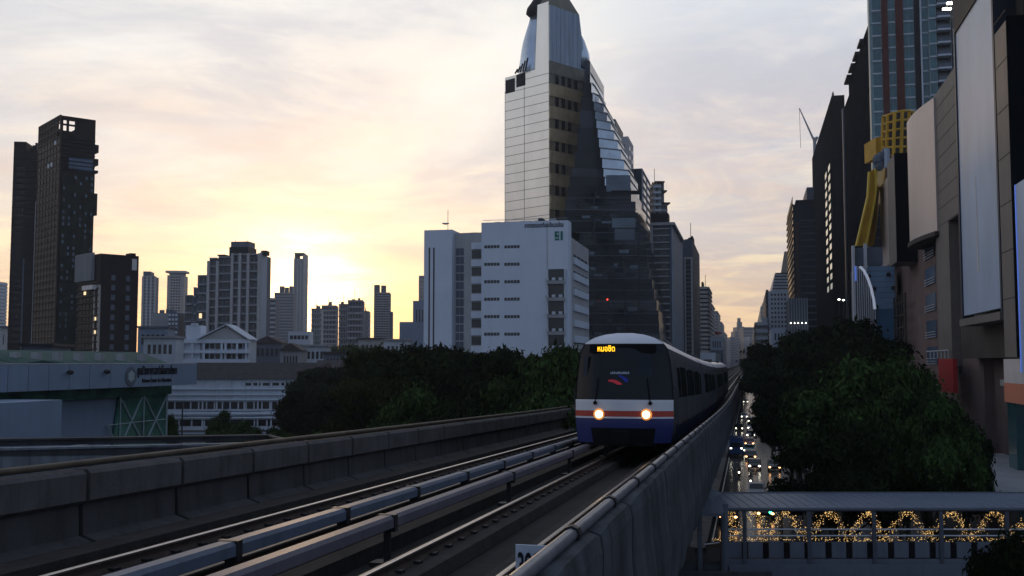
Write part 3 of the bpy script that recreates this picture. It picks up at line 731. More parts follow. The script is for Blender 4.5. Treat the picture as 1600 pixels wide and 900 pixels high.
b=Bld('office_block','small white banded office below the slender tower','building',448,450,484,518,430,-84,body='white_wall'); b.grid('R',.6,b.wR-.6,12,b.z-.5,5,4,.8,.42)
b=Bld('tower_block','slim pale tower rising beside the left wing of the white office','building',652,654,663,432,520,-84,body='cream_wall'); b.slabs('R',0,b.wR,20,b.z,20,.8,.5,'pale_wall')
b=Bld('office_block','pale blue slab with three dark slots beside the white office','building',643,645,664,470,470,-84,body='fascia'); b.fins('R',b.wR*.3,b.wR*.8,16,b.z-4,2,.6,.06,'window','window_slot')
b=Bld('office_block','low pale blue block at the foot of the slim pale tower','building',622,624,670,503,380,-84,body='fascia')
low=[(395,440,536,330,'slate_wall','roof_brown'),(438,470,548,300,'grey_wall','roof_brown'),(468,510,541,320,'white_wall2','grey_wall'),(505,540,552,290,'slate_wall','roof_brown'),(560,600,530,360,'pale_wall','roof_brown'),(600,640,532,340,'white_wall2','grey_wall'),(215,262,512,330,'fascia','slate_wall'),(224,275,528,280,'white_wall2','grey_wall'),(0,10,512,330,'pale_wall','slate_wall'),(36,80,541,180,'slate_wall','charcoal')]
lbl=['low pale house with a brown gable roof right of the white gabled house','low cream house with a brown gable roof among the left treetops','low white house below the small banded office','low cream house partly hidden by the left treetops','low pale house under the lone dark tower','low white house left of the white office','low blue block right of the dark brown block','low white block left of the white gabled house','low pale block at the left edge of the photo','low dark block at the foot of the framed tower']
for (x0,x1,yt,Y,m,rm),lb in zip(low,lbl):
    b=Bld('low_house',lb,'house',x0-2,x0,x1,yt,Y,-84,body=m,wL=12)
    h=2.2 if 'a brown gable' in lb else .8
    MB().prism([(-.6,-.8,b.z),(b.wR+.6,-.8,b.z),(b.wR/2,-.8,b.z+h)] if h>1 else [(-.6,-.8,b.z),(b.wR+.6,-.8,b.z),(b.wR+.6,-.8,b.z+.5),(-.6,-.8,b.z+.5)],(0,0,0),(0,b.wL+1.6,0)).build('roof',rm,b.root)
    b.grid('R',.8,b.wR-.8,6,b.z-.5,5,3,.6,.5)
# white gabled house
b=Bld('balcony_house','white four storey house with wraparound balconies and a grey gable','house',274,277,388,533,300,-84,body=None)
X=lambda p: b.rx(p)
b.box('wall',X(279),X(386),2,14,0,b.hz(528),'white_wall2')
for y0,y1 in ((530,536),(547,552),(561,567)):
    b.box('balcony',X(277),X(388),0,3,b.hz(y1),b.hz(y0),'white_wall'); 
b.box('balcony',X(345),X(388),-1.0,0,b.hz(552),b.hz(547),'white_wall')
for p in (284,300,318,346,352,370,384): b.box('column',X(p)-.3,X(p)+.3,.1,.6,0,b.hz(530),'white_wall')
b.box('stair_tower',X(288),X(311),1,8,0,b.hz(508),'white_wall'); b.box('stair_tower',X(296),X(306),.8,2,b.hz(508),b.hz(505),'white_wall')
for y in (540,556): b.grid('R',X(316),X(386),b.hz(y+5),b.hz(y-4),8,1,.75,.9,off=2.0)
MB().prism([(X(312),0,b.hz(530)),(X(384),0,b.hz(530)),(X(353),0,b.hz(510))],(0,0,0),(0,12,0)).build('gable','pale_wall',b.root)
g0=[(X(308),-.8,b.hz(531)),(X(353),-.8,b.hz(508)),(X(389),-.8,b.hz(531)),(X(389),-.8,b.hz(529)),(X(353),-.8,b.hz(506)),(X(308),-.8,b.hz(529))]
MB().prism(g0,(0,0,0),(0,14,0)).build('roof','white_wall2',b.root)
# long white building with brown roof
b=Bld('school_building','long white three storey block under a dark brown tiled roof','building',258,259,498,592,235,-88,wL=14,body='white_wall2')
X=lambda p: b.rx(p)
MB().prism([(X(300),-.8,b.z),(X(300),5,b.hz(568)+.2),(X(300),15,b.hz(568)+.2),(X(300),15,b.z)],(0,0,0),(b.wR-X(300)+1,0,0)).build('roof','roof_brown',b.root)
b.grid('R',X(262),X(496),b.hz(641),b.hz(626),19,1,.82,.75); b.grid('R',X(380),X(496),b.hz(604),b.hz(597),8,1,.75,.6)
b.grid('R',X(262),X(496),b.hz(668),b.hz(654),12,1,.88,.7,'black')
for y in (607,616,624,646,652): b.box('ledge',0,b.wR,-.6,.0,b.hz(y+1.6),b.hz(y),'white_wall')
for p in (318,340,361,383,404,425,446,468): b.box('pilaster',X(p)-.15,X(p)+.15,-.3,0,0,b.z,'white_wall2')
b.box('awning',X(266),X(430),-12,-9,b.hz(684),b.hz(672),'fascia')
hp=Bld('low_house','small brown roofed hall at the right end of the long white block','house',496,499,540,578,260,-88,wL=10,body='grey_wall'); MB().prism([(-1,-1,hp.z),(hp.wR+1,-1,hp.z),(hp.wR+1,4,hp.z+2),(-1,4,hp.z+2)],(0,0,0),(0,0,.4)).build('roof','roof_brown',hp.root); hp.grid('R',.5,hp.wR-.5,6,hp.z-.4,4,2,.6,.5)
# science centre: long side parallel to the street
USC=-53.0
def sc_pt(px,z=EYE,u=USC):           # point on the plane u at column px
    P=gp(u,0); t=solve((P.x,P.y),(SN,CS),px,z); return t/1.0
sci=empty('science_centre', gp(USC,60), -TH, 'pale blue hall with lettered fascia, green metal roof and braced green glass','building')
def SY(px,u=USC,z=EYE): P=gp(u,60); return solve((P.x,P.y),(SN,CS),px,z)
def SZ(py,yy,u=USC):
    P=gp(u,60); return zat(py,(P.x+yy*SN,P.y+yy*CS))
yE=SY(308); y0=-30
zft=SZ(569.5,SY(200)); zfb=SZ(603.5,SY(240))
MB().box(-.5,0,y0,yE,zfb,zft).build('fascia','fascia',sci)
UGW=USC-2.0; y258=SY(258,UGW,11); y183=SY(183,UGW,12); y157=SY(157,UGW,9); y110=SY(110,z=11)
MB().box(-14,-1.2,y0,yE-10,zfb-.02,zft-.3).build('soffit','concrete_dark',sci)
mbx=MB(); zt_=zfb-.9
MB().box(-3,-1.6,y0,y258,zt_+.0,zfb-.03).build('clerestory','green_glass',sci)
MB().prism([(-2.0,y258,zt_),(-2.0,y183,zt_),(-2.0,y157,0),(-2.0,y258,0)],(0,0,0),(-.2,0,0)).build('glass_wall','green_glass',sci)
MB().prism([(-2.3,y183,zt_),(-2.3,y0,zt_),(-2.3,y0,0),(-2.3,y157,0)],(0,0,0),(-.5,0,0)).build('wall','fascia',sci)
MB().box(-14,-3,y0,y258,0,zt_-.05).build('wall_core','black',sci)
MB().box(-2.0,4.5,y0,SY(110,USC+4.5,11),0,SZ(625,SY(90,USC+4.5,11),USC+4.5)).build('porch_block','fascia',sci)
UG=USC-1.92
def gq(px,py):
    y=SY(px,UG,11); return (-1.92,y,SZ(py,y,UG))
for a,c,r_ in (((186,626),(216,684),.09),((218,620),(191,684),.09),((222,620),(253,684),.09),((256,620),(228,684),.09),((164,664),(173,684),.09),((184,618),(184,684),.06),((221,618),(221,684),.07),((257,603),(257,684),.1),((164,665),(257,655),.05)):
    MB().tube([gq(*a),gq(*c)],r_,6).build('brace','brace',sci)
zg0=6.5
# porch triangle frame
for a,c in (((y110+.3,8.2),(y110+3.2,8.2)),((y110+1.8,8.2),(y110+4.8,6.2)),((y110+1.8,8.2),(y110+.8,6.2)),((y110+1.8,8.2),(y110+2.4,6.2))): MB().tube([(-.5,*a),(-.5,*c)],.1,6).build('porch_truss','brace',sci)
# roof of folded green metal sheets with seams
def rp(px,py,u): yy=SY(px,u,16); return (u-USC,yy,SZ(py,yy,u))
A=rp(-60,566,USC-.3); 
ridge0=rp(-80,551,USC-9); ridge1=rp(203,550,USC-9)
e0=(-.6,y0,zft+.02); e1=(-.6,SY(275),zft+.02); e2=(-20,SY(275),zft+.02); e3=(-20,y0,zft+.02)
rm=MB(); rm.v=[e0,e1,e2,e3,(ridge0[0],y0,ridge1[2]),ridge1]; rm.f=[(0,1,5,4),(1,2,5),(2,3,4,5),(0,4,3),(0,3,2,1)]; rm.build('roof','roof_green',sci)
v0=SY(124); rm=MB(); rm.v=[(-.7,SY(40),zft+.03),(-.7,v0,zft+.03),(-.7,SY(80),zft+.35),(-8,SY(80),ridge1[2]+.05),(-6,v0,zft+.6)]; rm.f=[(0,2,3),(1,3,2),(0,1,2)]; rm.build('roof_fold','roof_green',sci)
for p in (104,162):
    y=SY(p,z=14); MB().ball((.35,y,zft-.6),.28,.28,.2).build('floodlight','dark_metal',sci); MB().tube([(.0,y,zft-.6),(.35,y,zft-.6)],.05).build('floodlight_arm','dark_metal',sci)
ye=SY(204,z=14); zc=SZ(588,ye)
em=MB().loft([[(q,ye+r*math.cos(t*math.pi/12),zc+r*1.0*math.sin(t*math.pi/12)) for t in range(24)] for r,q in ((.86,.0),(.86,.06),(.8,.08))]).build('emblem','slate_wall',sci)
MB().loft([[(q,ye+.5*math.cos(t*math.pi/12)*(1 if t%4 else .75),zc+.5*math.sin(t*math.pi/12)*(1 if t%4 else .75)) for t in range(24)] for q in (.081,.11)]).build('emblem_star','brace',em)
SM=Matrix.Rotation(math.pi/2,4,'Z')@Matrix.Rotation(math.pi/2,4,'X')
y1,y2=SY(214,z=14),SY(276,z=14)
text('lettering','ศูนย์วิทยาศาสตร์เพื่อการศึกษา',1.0,'ink',sci,Matrix.Translation((.03,(y1+y2)/2,SZ(585.5,ye)))@SM,.03,(y2-y1))
y1,y2=SY(222,z=14),SY(267,z=14)
text('lettering','Science Center for Education',.5,'ink',sci,Matrix.Translation((.03,(y1+y2)/2,SZ(598,ye)))@SM,.03,(y2-y1))
for k in range(7):
    y=SY(30+k*33,USC-2,15.5); MB().box(-3.2,-2.6,y,y+.6,zft+.3,zft+1.0).build('roof_vent','grey_wall',sci)
MB().tube([(-.15,y0,zft+.05),(-.15,yE,zft+.05)],.07,6).build('gutter','grey_wall',sci)
for k in range(9): MB().box(0,.012,SY(12+k*32,z=14),SY(12+k*32,z=14)+.05,zfb,zft).build('panel_joint','slate_wall',sci)
# concrete walkway behind the near tracks, lower left
wk=empty('concrete_ramp', at(100,566,47)[:2]+(0,), 0, 'stained concrete ramp with two parapets behind the left parapet','ramp'); WO=wk.location.copy()
def wpart(mb,nm,m,label=None):
    o=mb.build(nm,m,label=label); o.parent=wk; o.matrix_parent_inverse=Matrix.Translation(-WO); return o
def quadwall(pts,th):  # pts: pixel polygon list (px,py,Y)
    mb=MB(); mb.prism([at(*p) for p in pts],(0,0,0),(0,th,0)); return mb
wpart(quadwall([(-60,689,46),(418,681,54),(418,688,54),(-60,699,46)],.5),'far_parapet','concrete_dark')
wpart(quadwall([(-60,687,45.9),(418,679.6,53.9),(418,681.8,53.9),(-60,690,45.9)],.7),'coping','girder')
wpart(quadwall([(-60,705,40),(400,694,50),(470,690,52),(470,720,52),(-60,760,40)],.4),'near_parapet','concrete_old')
wpart(quadwall([(-60,702,39.9),(400,692,49.9),(400,694.6,49.9),(-60,705.6,39.9)],.6),'coping','concrete_old')
wpart(quadwall([(418,680,54),(462,690,50),(462,692,50),(418,682.5,54)],.5),'end_coping','panel_lip')
for p in (60,300): P=at(p,566,47); wpart(MB().tube([(P.x,P.y,0),(P.x,P.y,10.6)],.7,14),'pier','girder')
wpart(MB().prism([at(-60,700,39.95),at(470,700,52),at(418,698,54),at(-60,704,46)],(0,0,0),(0,0,-.3)),'deck','girder')
# ---- white office building with lettering
D_=215
b=Bld('white_office','large white office with rows of small slot windows and a green emblem','building',752,888,893,344,D_,body='white_wall')
zt=b.z
for j in range(6):
    y=385+j*27.4
    for c in (768.5,800):
        y0_,y1_=b.ly(c-12.2),b.ly(c+12.2); zc_=b.hz(y,0,b.ly(c))
        w4=(y0_-y1_)/5
        pass
# left face = the broad front here (aL = -77): x=0 plane
def slots(b,c,y,n=5,hw_=12.2,h=.62):
    a0,a1=b.ly(c+hw_),b.ly(c-hw_); z_=b.hz(y,0,(a0+a1)/2); b.grid('L',a0,a1,z_-h/2,z_+h/2,n,1,.86,1,'window',.03,nm='window')
for j in range(6):
    for c in (768.5,800): slots(b,c,385.5+j*27.3)
# glazed bay low right
a0,a1=b.ly(883),b.ly(856)
b.box('bay_recess',-.05,.3,a0,a1,0,b.hz(420),'window')
for j in range(5):
    zf=b.hz(441+j*26.5); b.box('balcony',-.9,-.05,a0,a1,zf-.35,zf+.35,'grey_wall'); b.grid('L',a0,a1,zf+.8,zf+2.6,4,1,.8,.9,'window',.08)
b.fins('L',a0,a1,0,b.hz(420),1,.3,.5,'white_wall2',nm='bay_side')
b.box('joint',-.012,.0,b.ly(856)+.05,b.ly(856)+.2,b.hz(420),zt,'grey_wall')
for x0,x1,m_ in ((845,860,'roof_plant'),): b.box(m_,2,5,b.ly(845),b.ly(838),zt,zt+.9,'charcoal')
LM=Matrix.Rotation(-math.pi/2,4,'Z')@Matrix.Rotation(math.pi/2,4,'X')
cy_=(b.ly(820)+b.ly(881))/2
text('lettering','อาคารธรรมชาติและสิ่งแวดล้อม',1.3,'ink',b.root,Matrix.Translation((-.03,cy_,b.hz(355.0,0,cy_)))@LM,.03,b.ly(820)-b.ly(881))
# emblem: green blocks
def eb(x0,x1,y0_,y1_,m='green_logo'): b.box('emblem',-.08,0,b.ly(x1),b.ly(x0),b.hz(y1_),b.hz(y0_),m)
eb(867,873.9,361,370.4); eb(867,873.9,372,374.8); eb(876.2,879.6,361,374.8); b.box('emblem_mark',-.1,-.08,b.ly(873),b.ly(871),b.hz(366.5),b.hz(363.5),'white_wall')
# side wing (street side, lower)
b.box('side_wing',b.wR+.0,b.rx(926),.9,b.wL*.6,0,b.hz(366,b.wR),'pale_wall')
x0_,x1_=b.rx(902),b.rx(924)
for j in range(6):
    zc_=b.hz(400+j*25.5,(x0_+x1_)/2,1)
b.grid('R',x0_,x1_,b.hz(545,x0_),b.hz(388,x0_),4,6,.82,.36,'window',.04,off=.9)
b.slabs('R',x0_,x1_,b.hz(545,x0_)-1.2,b.hz(388,x0_)-2.6,6,1.5,.35,'white_wall','spandrel',off=.9)
# left wing
yl=b.ly(752); xb=3.0
b.box('left_wing',xb,16,yl+.002,b.ly(704),0,b.hz(363,xb,yl),'pale_wall'); b.box('left_wing',xb-2,16,b.ly(704)+.002,b.ly(660),0,b.hz(359,xb-2,b.ly(690)),'white_wall')
b.grid('L',yl+.3,b.ly(731),b.hz(546,xb,yl),b.hz(384,xb,yl),1,6,.96,.48,'window',.03,off=xb)
b.slabs('L',yl+.3,b.ly(731),b.hz(546,xb,yl),b.hz(384,xb,yl),6,1.4,.4,'white_wall','spandrel',off=xb)
b.grid('L',b.ly(719),b.ly(706),b.hz(546,xb,yl),b.hz(386,xb,yl),2,12,.9,.85,'slate_wall',.04,off=xb,nm='stair_window')
for x in (668.5,675.5): b.box('window_slot',xb-2.03,xb-1.9,b.ly(x+1.2),b.ly(x-1.2),14,b.hz(387,1,b.ly(x)),'window')
b.box('roof_plant',6,10,b.ly(735),b.ly(722),b.hz(363,xb,yl),b.hz(360,xb,yl),'charcoal')
rr_=random.Random(9)
for k in range(9):
    y_=b.ly(760+k*13); b.box('roof_tank',3+rr_.random()*4,5+rr_.random()*4,y_,y_+1.2,zt,zt+.5+rr_.random()*.5,'grey_wall')
MB().tube([(.3,b.ly(754),zt+.5),(.3,b.ly(886),zt+.5)],.05,5).build('roof_rail','grey_wall',b.root)
for j in range(5):
    zf=b.hz(441+j*26.5)
    for k in range(3): b.box('air_conditioner',-.85,-.3,a0+.5+k*1.4,a0+1.2+k*1.4,zf+.4,zf+.95,'white_wall2')
ant=empty('rooftop_antenna',(0,0,0),0,'thin antenna mast with a dish on the white office roof','antenna'); P_=b.wp(6,b.ly(687)); ant.location=(P_[0],P_[1],b.hz(359,2,b.ly(687)))
MB().tube([(0,0,0),(0,0,4.8)],.06,5).build('mast','dark_metal',ant); MB().loft([[(-.5+r*math.cos(t*math.pi/6),r*math.sin(t*math.pi/6)*.6,1.6+q) for t in range(12)] for r,q in ((.1,0),(.6,.1),(.85,.35))]).build('dish','grey_wall',ant)
# ---- glass tower
D2=285
b=Bld('glass_tower','tall tapering glass tower with silver, brown stone and black glass faces','skyscraper',789,858,914,103,D2,-45,wR=14,body='silver')
# left silver face lines (slabs) and crown
zt=b.z
n=16
b.slabs('L',0,b.wL,b.hz(350),zt-2,n,.12,.04,'silver_line','panel_line'); b.fins('L',b.wL*.55,b.wL,20,zt-4,1,.12,.04,'silver_line','panel_line')
b.box('louvre_opening',-.06,.1,b.ly(804.5),b.ly(790),b.hz(147,0,b.wL),b.hz(126,0,b.wL),'charcoal'); b.box('louvre_opening',-.06,.1,b.ly(821),b.ly(807),b.hz(135,0,b.ly(814)),b.hz(115,0,b.ly(814)),'charcoal')
ys0=b.ly(837,b.hz(60)); MB().prism([(0,0,zt),(0,ys0*1.05,zt),(0,ys0*.85,b.hz(2)),(0,0,b.hz(2))],(0,0,0),(7,0,0)).build('spire_wall','silver',b.root)
# front stone face with bands and windows, narrowing downwards
edge=[(95,913),(130,911),(165,908),(200,904),(235,899),(270,894),(305,886),(345,880)]
xr=[b.rx(x) for _,x in edge]
def rxp(px,y):  # local x on front face at pixel column, using its height
    z_=b.hz(y); return b.rx(px,z_)
for i,((y0_,x0_),(y1_,x1_)) in enumerate(zip(edge,edge[1:])):
    za,zb=b.hz(y0_),b.hz(y1_); w_=b.rx(x0_,za)
    b.box('stone_band',0.02,w_,-.45,-.02,(za+zb)/2-.3,za,'stone' if i>0 else 'stone_dark'); 
    b.box('window_band',.02,w_,-.25,-.01,zb,(za+zb)/2-.3,'stone_mid' if i else 'stone_dark')
    nwin=4 if i<2 else 3 if i<4 else 2 if i<6 else 1
    b.grid('R',1.6,1.6+nwin*2.6,zb+.1,(za+zb)/2-.2,nwin,1,.5,.92,'window',.42)
# crown over stone face
cz0=b.hz(95); cz1=b.hz(8); cz2=b.hz(-2)
wA=b.rx(913,cz0); wB=b.rx(903,cz1)
b_=MB(); b_.prism([(0,-.5,cz0),(wA,-.5,cz0),(wB,-.5,cz1),(0,-.5,cz1)],(0,0,0),(0,.49,0)); b_.build('crown','crown_glass',b.root)
b_=MB(); b_.loft([[(0,-.5,cz1),(wB,-.5,cz1),(wB,6,cz1),(0,ys0*.8,cz1)],[(1.5,.5,cz2+2.2),(wB*.75,.5,cz2+2.2),(wB*.75,4,cz2+2.2),(1.5,ys0*.6,cz2+2.2)]]); b_.build('crown_roof','stone_dark',b.root); MB().prism([(7,0,cz0),(wA,0,cz0),(wB,0,cz1),(7,0,cz1)],(0,0,0),(0,6,0)).build('crown_body','silver',b.root)
for k in range(7):
    x=wB*(k+.5)/7; MB().box(x-.03,x+.03,-.53,-.5,cz0,cz1).build('mullion','silver_line',b.root)
# rounded glass bulb on the left shoulder
INV=(Matrix.Translation(b.root.location)@Matrix.Rotation(b.root.rotation_euler.z,4,'Z')).inverted()
def bulb(pts,nm,m,Yc):
    rings=[]
    for cx_,py,rp__ in pts:
        c=at(cx_,py,Yc); r=rp__*Yc/F; rings.append([INV@(c+Vector((r*math.cos(a*math.pi/12),r*math.sin(a*math.pi/12),0))) for a in range(24)])
    return MB().loft(rings).build(nm,m,b.root,smooth=True)
bulb([(832,140,23),(833,108,23),(834,95,22),(834.5,80,20.5),(835,65,18),(836,50,14.5),(837,38,11.5),(838,27,10)],'glass_dome','pale_glass',D2+11)
bulb([(838,26,12),(838,22,16.5),(839,14,16),(841,6,12),(843,-2,9)],'dome_cap','charcoal',D2+11)
bulb([(905,110,19),(904,85,17),(901,65,13),(897,48,8)],'glass_dome','pale_glass',D2+12)
cg=MB(); zz_=b.hz(104,0,b.ly(820))
for q in range(5): cg.tube([(-.8,b.ly(808+q*4),zt+.1),(-.8,b.ly(812+q*4),zt+1.2+q*.6)],.25,5)
cg.build('cleaning_gantry','dark_metal',b.root)
# terraces of black glass stepping down to the right, each storey a block
rows=[(95,913,922),(130,911,924),(150,908,931),(172,906,934),(200,902,938),(236,898,944),(262,893,976),(276,890,982),(290,888,986),(311,884,993),(328,881,997),(345,878,1001),(362,905,1005),(380,905,1008),(400,905,1012),(418,905,1015),(434,905,1019),(450,905,1022),(467,905,1026),(484,905,1029),(502,905,1030),(520,905,1031),(540,905,1031),(600,905,1031)]
Yg=D2-5
for i in range(len(rows)-1):
    y0_,xa,xb_=rows[i]; y1_=rows[i+1][0]
    Yi=Yg-i*.6; p0=at(xa,y0_,Yi); p1=at(xb_,y0_,Yi+ (xb_-xa)*.04); zb_=at(xa,y1_,Yi).z if i<len(rows)-2 else 0
    mb=MB(); pts=[(p0.x,p0.y,zb_),(p1.x,p1.y,zb_),(p1.x+6,p1.y+26,zb_),(p0.x+4,p0.y+26,zb_)]; mb.prism(pts,(0,0,0),(0,0,p0.z-zb_-.02))
    o=mb.build('glass_storey','dark_glass' if i%3 else 'glass_blue'); o.parent=b.root; o.matrix_parent_inverse=(Matrix.Translation(b.root.location)@Matrix.Rotation(b.root.rotation_euler.z,4,'Z')).inverted()
INV=(Matrix.Translation(b.root.location)@Matrix.Rotation(b.root.rotation_euler.z,4,'Z')).inverted()
sil=[(112,922,926),(128,924,930),(144,926,937),(158,928,945),(172,930,950),(186,932,956),(200,934,961),(215,936,967),(230,938,972),(246,941,977),(262,943,984),(276,945,986),(290,0,0)]
for i in range(len(sil)-1):
    y0_,xa,xb_=sil[i]; y1_=sil[i+1][0]; Yi=Yg-1-i*.35
    p0=at(xa,y0_,Yi); p1=at(xb_,y0_,Yi); zb_=at(xa,y1_,Yi).z
    mb=MB(); mb.prism([(p0.x,p0.y,zb_),(p1.x,p1.y+3,zb_),(p1.x+5,p1.y+24,zb_),(p0.x+4,p0.y+24,zb_)],(0,0,0),(0,0,p0.z-zb_-.35))
    o=mb.build('silver_storey','pale_glass'); o.parent=b.root; o.matrix_parent_inverse=INV
    mb=MB(); mb.prism([(p0.x,p0.y-.15,p0.z-.34),(p1.x+.2,p1.y+2.85,p0.z-.34),(p1.x+5,p1.y+24,p0.z-.34),(p0.x+4,p0.y+24,p0.z-.34)],(0,0,0),(0,0,.3))
    o=mb.build('floor_line','silver_line'); o.parent=b.root; o.matrix_parent_inverse=INV
def gpatch(nm,x0,x1,y0_,y1_,m,Yi,th=.4):
    a=at(x0,y0_,Yi); c=at(x1,y1_,Yi); o=MB().box(a.x,c.x,Yi-th,Yi,c.z,a.z).build(nm,m); o.parent=b.root; o.matrix_parent_inverse=INV
gpatch('window_band',947,985,274,300,'mid_glass',D2-17.4); gpatch('window_band',956,993,341,356,'mid_glass',D2-17.4); gpatch('window_band',960,992,358,375,'slate_wall',D2-17.45); gpatch('window_band',955,1000,298,304,'charcoal',D2-17.4)
for y in range(300,560,9): gpatch('floor_line',(900 if y>350 else 884),(984 if y<318 else 992+(y-311)*.20 if y<484 else 1029),y,y+.7,'slate_wall' if y%2 else 'navy_wall',D2-17.2,.2)
for x in (930,952,975,998): gpatch('mullion',x,x+.6,345,560,'navy_wall',D2-17.3,.2)
rr_=random.Random(4)
for k in range(26):
    x=rr_.uniform(905,985); y=rr_.uniform(300,520); gpatch('pane',x,x+rr_.uniform(5,16),y,y+rr_.uniform(3,7),rr_.choice(('mid_glass','glass_blue','navy_wall')),D2-17.25,.2)  # random tinted patches painted on as reflections in the glass
P1=[at(940,285,D2-17.6),at(931,300,D2-17.6),at(926,330,D2-17.6),at(929,352,D2-17.6),at(925,372,D2-17.6)]
mb=MB().tube(P1,.18,5); o=mb.build('hose','navy_wall'); o.parent=b.root; o.matrix_parent_inverse=INV
MB().ball(at(949,468,D2-17.8),.2).build('red_lamp','lamp_red').parent=b.root; b.root.children[-1].matrix_parent_inverse=INV
for ch in b.root.children:
    if ch.name.startswith('red_lamp'): ch.matrix_parent_inverse=INV
# ---- left row of the street beyond the tower
b=Bld('office_tower','dark stepped tower top peeping out behind the glass tower','building',948,963,975,186,420,body='navy_wall'); b.box('roof_room',2,8,2,b.wL*.5,b.z,b.hz(179),'navy_wall'); b.slabs('L',0,b.wL,b.z-40,b.z-1,10,.3,.2,'slate_wall')
b=Bld('apartment_tower','slim pale tower behind the shoulder of the glass tower','building',962,983,991,213,400,body='pale_wall'); b.grid('L',1,b.wL-1,b.z-60,b.z-2,3,16,.4,.4,'slate_wall'); b.grid('R',1,b.wR-1,b.z-60,b.z-2,2,16,.4,.4)
b=Bld('apartment_tower','tower with a dark glass front and a pale windowed side right of the glass tower','building',972,1005,1017,263,360,body='white_wall2')
b.box('glass_front',-.4,-.01,b.ly(1004),b.wL,20,b.z-.2,'glass_blue'); n=24; b.grid('R',.8,b.wR-.6,18,b.z-1,2,n,.62,.5); b.slabs('R',0,b.wR,18,b.z-1,n,.4,.3,'pale_wall')
xw=b.rx(1031,70); zw=b.hz(352,b.wR); b.box('lower_wing',b.wR,xw,0,6,0,zw,'white_wall2'); b.grid('R',b.wR+.5,xw-.5,18,zw-1,3,14,.55,.5); b.slabs('R',b.wR,xw,18,zw-1,14,.35,.3,'pale_wall')
b=Bld('apartment_tower','pale balcony tower second right of the glass tower','building',1014,1022,1034,288,430,body='grey_wall')
b.grid('R',1,b.wR-1,18,b.z-1,2,28,.6,.5,'window'); b.slabs('R',0,b.wR,18,b.z-1,28,.9,.9,'white_wall2','balcony_row'); b.slabs('L',0,b.wL,18,b.z-1,28,.9,.6,'pale_wall','balcony_row'); b.clutter(3,'charcoal',4)
b=Bld('apartment_tower','narrow tower whose dark roof canopies jut out over the street row','building',1028,1034,1044,320,480,body='slate_wall')
for y in (284,298,317): b.box('roof_canopy',-3,b.wR*(.5+ (y-284)/40),-2,b.wL,b.hz(y+2),b.hz(y),'charcoal')
b.box('roof_core',0,b.wR*.5,0,b.wL,b.z,b.hz(286),'slate_wall'); b.slabs('R',0,b.wR,18,b.z,26,.8,.6,'pale_wall')
b=Bld('slab_tower','tower with a dark slatted front between a pale pier and a plain blue side','building',1017,1050,1065,352,300,body='slate_wall')
b.box('plain_side',.02,b.wR,-.3,-.01,0,b.z+.3,'blue_slab'); b.box('pier',-.8,-.01,b.ly(1021),b.wL,0,b.z,'pale_wall'); b.box('pier',-.5,-.01,0,b.ly(1047),0,b.z,'slate_wall'); b.box('roof_beam',-1,b.wR+.2,-1,b.wL,b.z,b.z+.8,'pale_wall')
b.grid('L',b.ly(1045),b.ly(1023),18,b.z-1,2,18,.85,.6,'window',.08); b.slabs('L',b.ly(1047),b.ly(1022),18,b.z-1,18,.35,.7,'pale_wall','balcony_row'); b.box('roof_room',2,8,1,6,b.z+.8,b.hz(331),'charcoal')
b=Bld('slab_tower','tower outlined by pale concrete frames below a planted roof','building',1064,1083,1094,374,380,body='slate_wall')
b.box('pale_frame',-.9,-.01,b.ly(1068),b.ly(1065),0,b.z,'blue_slab'); b.box('pale_frame',-.9,-.01,b.ly(1083),b.ly(1080),0,b.hz(402),'pale_wall'); b.box('pale_frame',-.9,-.01,b.ly(1080),b.ly(1072),b.hz(405),b.hz(402),'pale_wall'); b.box('pale_frame',-.9,-.01,b.ly(1072),b.ly(1070),0,b.hz(402),'pale_wall')
b.grid('L',b.ly(1080),b.ly(1072),18,b.hz(408),2,22,.8,.5,'window',.05); b.grid('R',1,b.wR,18,b.z,3,26,.6,.5,'slate_wall',.1); b.clutter(4,'dark_green_wall',5)
b=Bld('balcony_tower','tower of closely stacked pale balconies on the left of the street','building',1093,1106,1111,450,470,body='slate_wall'); n=17
b.slabs('L',0,b.wL,16,b.z,n,1.1,1.2,'pale_wall','balcony_row'); b.slabs('R',0,b.wR,16,b.z,n,1.0,.8,'grey_wall','balcony_row'); b.clutter(3,'charcoal',4)
b=Bld('slab_tower','slim grey tower right of the stacked balcony tower','building',1108,1113,1117,477,650,body='slate_wall'); b.slabs('R',0,b.wR,16,b.z,14,1,.5,'grey_wall')
for i,(xl,xc,xr,yt,Y) in enumerate(((1113,1120,1125,487,800),(1120,1127,1131,504,950),(1124,1132,1136,520,1100),(1130,1137,1141,531,1300))):
    b=Bld('slab_tower',['dark tower stepping down at the far left of the street','second dark tower stepping down beyond it','third dark tower stepping down towards the gap','lowest dark tower at the gap of the street'][i],'building',xl,xc,xr,yt,Y,body='slate_wall'); b.slabs('R',0,b.wR,16,b.z,16,1.2,.8,'grey_wall'); b.slabs('L',0,b.wL,16,b.z,16,1.2,.8,'grey_wall')
b=Bld('station_hotel','low white building with tall dark windows and a red roof sign','building',1110,1130,1135,526,430,body='white_wall'); n=4
b.grid('L',b.ly(1127),b.ly(1113),b.hz(544),b.hz(532),4,1,.62,.85,'window_blue',.1); b.box('red_sign',-.5,0,b.ly(1127),b.ly(1117),b.z+1,b.hz(519),'red_sign'); b.box('blue_base',-1,0,0,b.wL,0,b.hz(547),'window_blue')
b=Bld('low_block','low white shop block beside the far end of the train roof','building',1094,1118,1126,551,300,body='white_wall2'); b.grid('L',1,b.wL-1,8,b.z-.5,5,2,.7,.4)
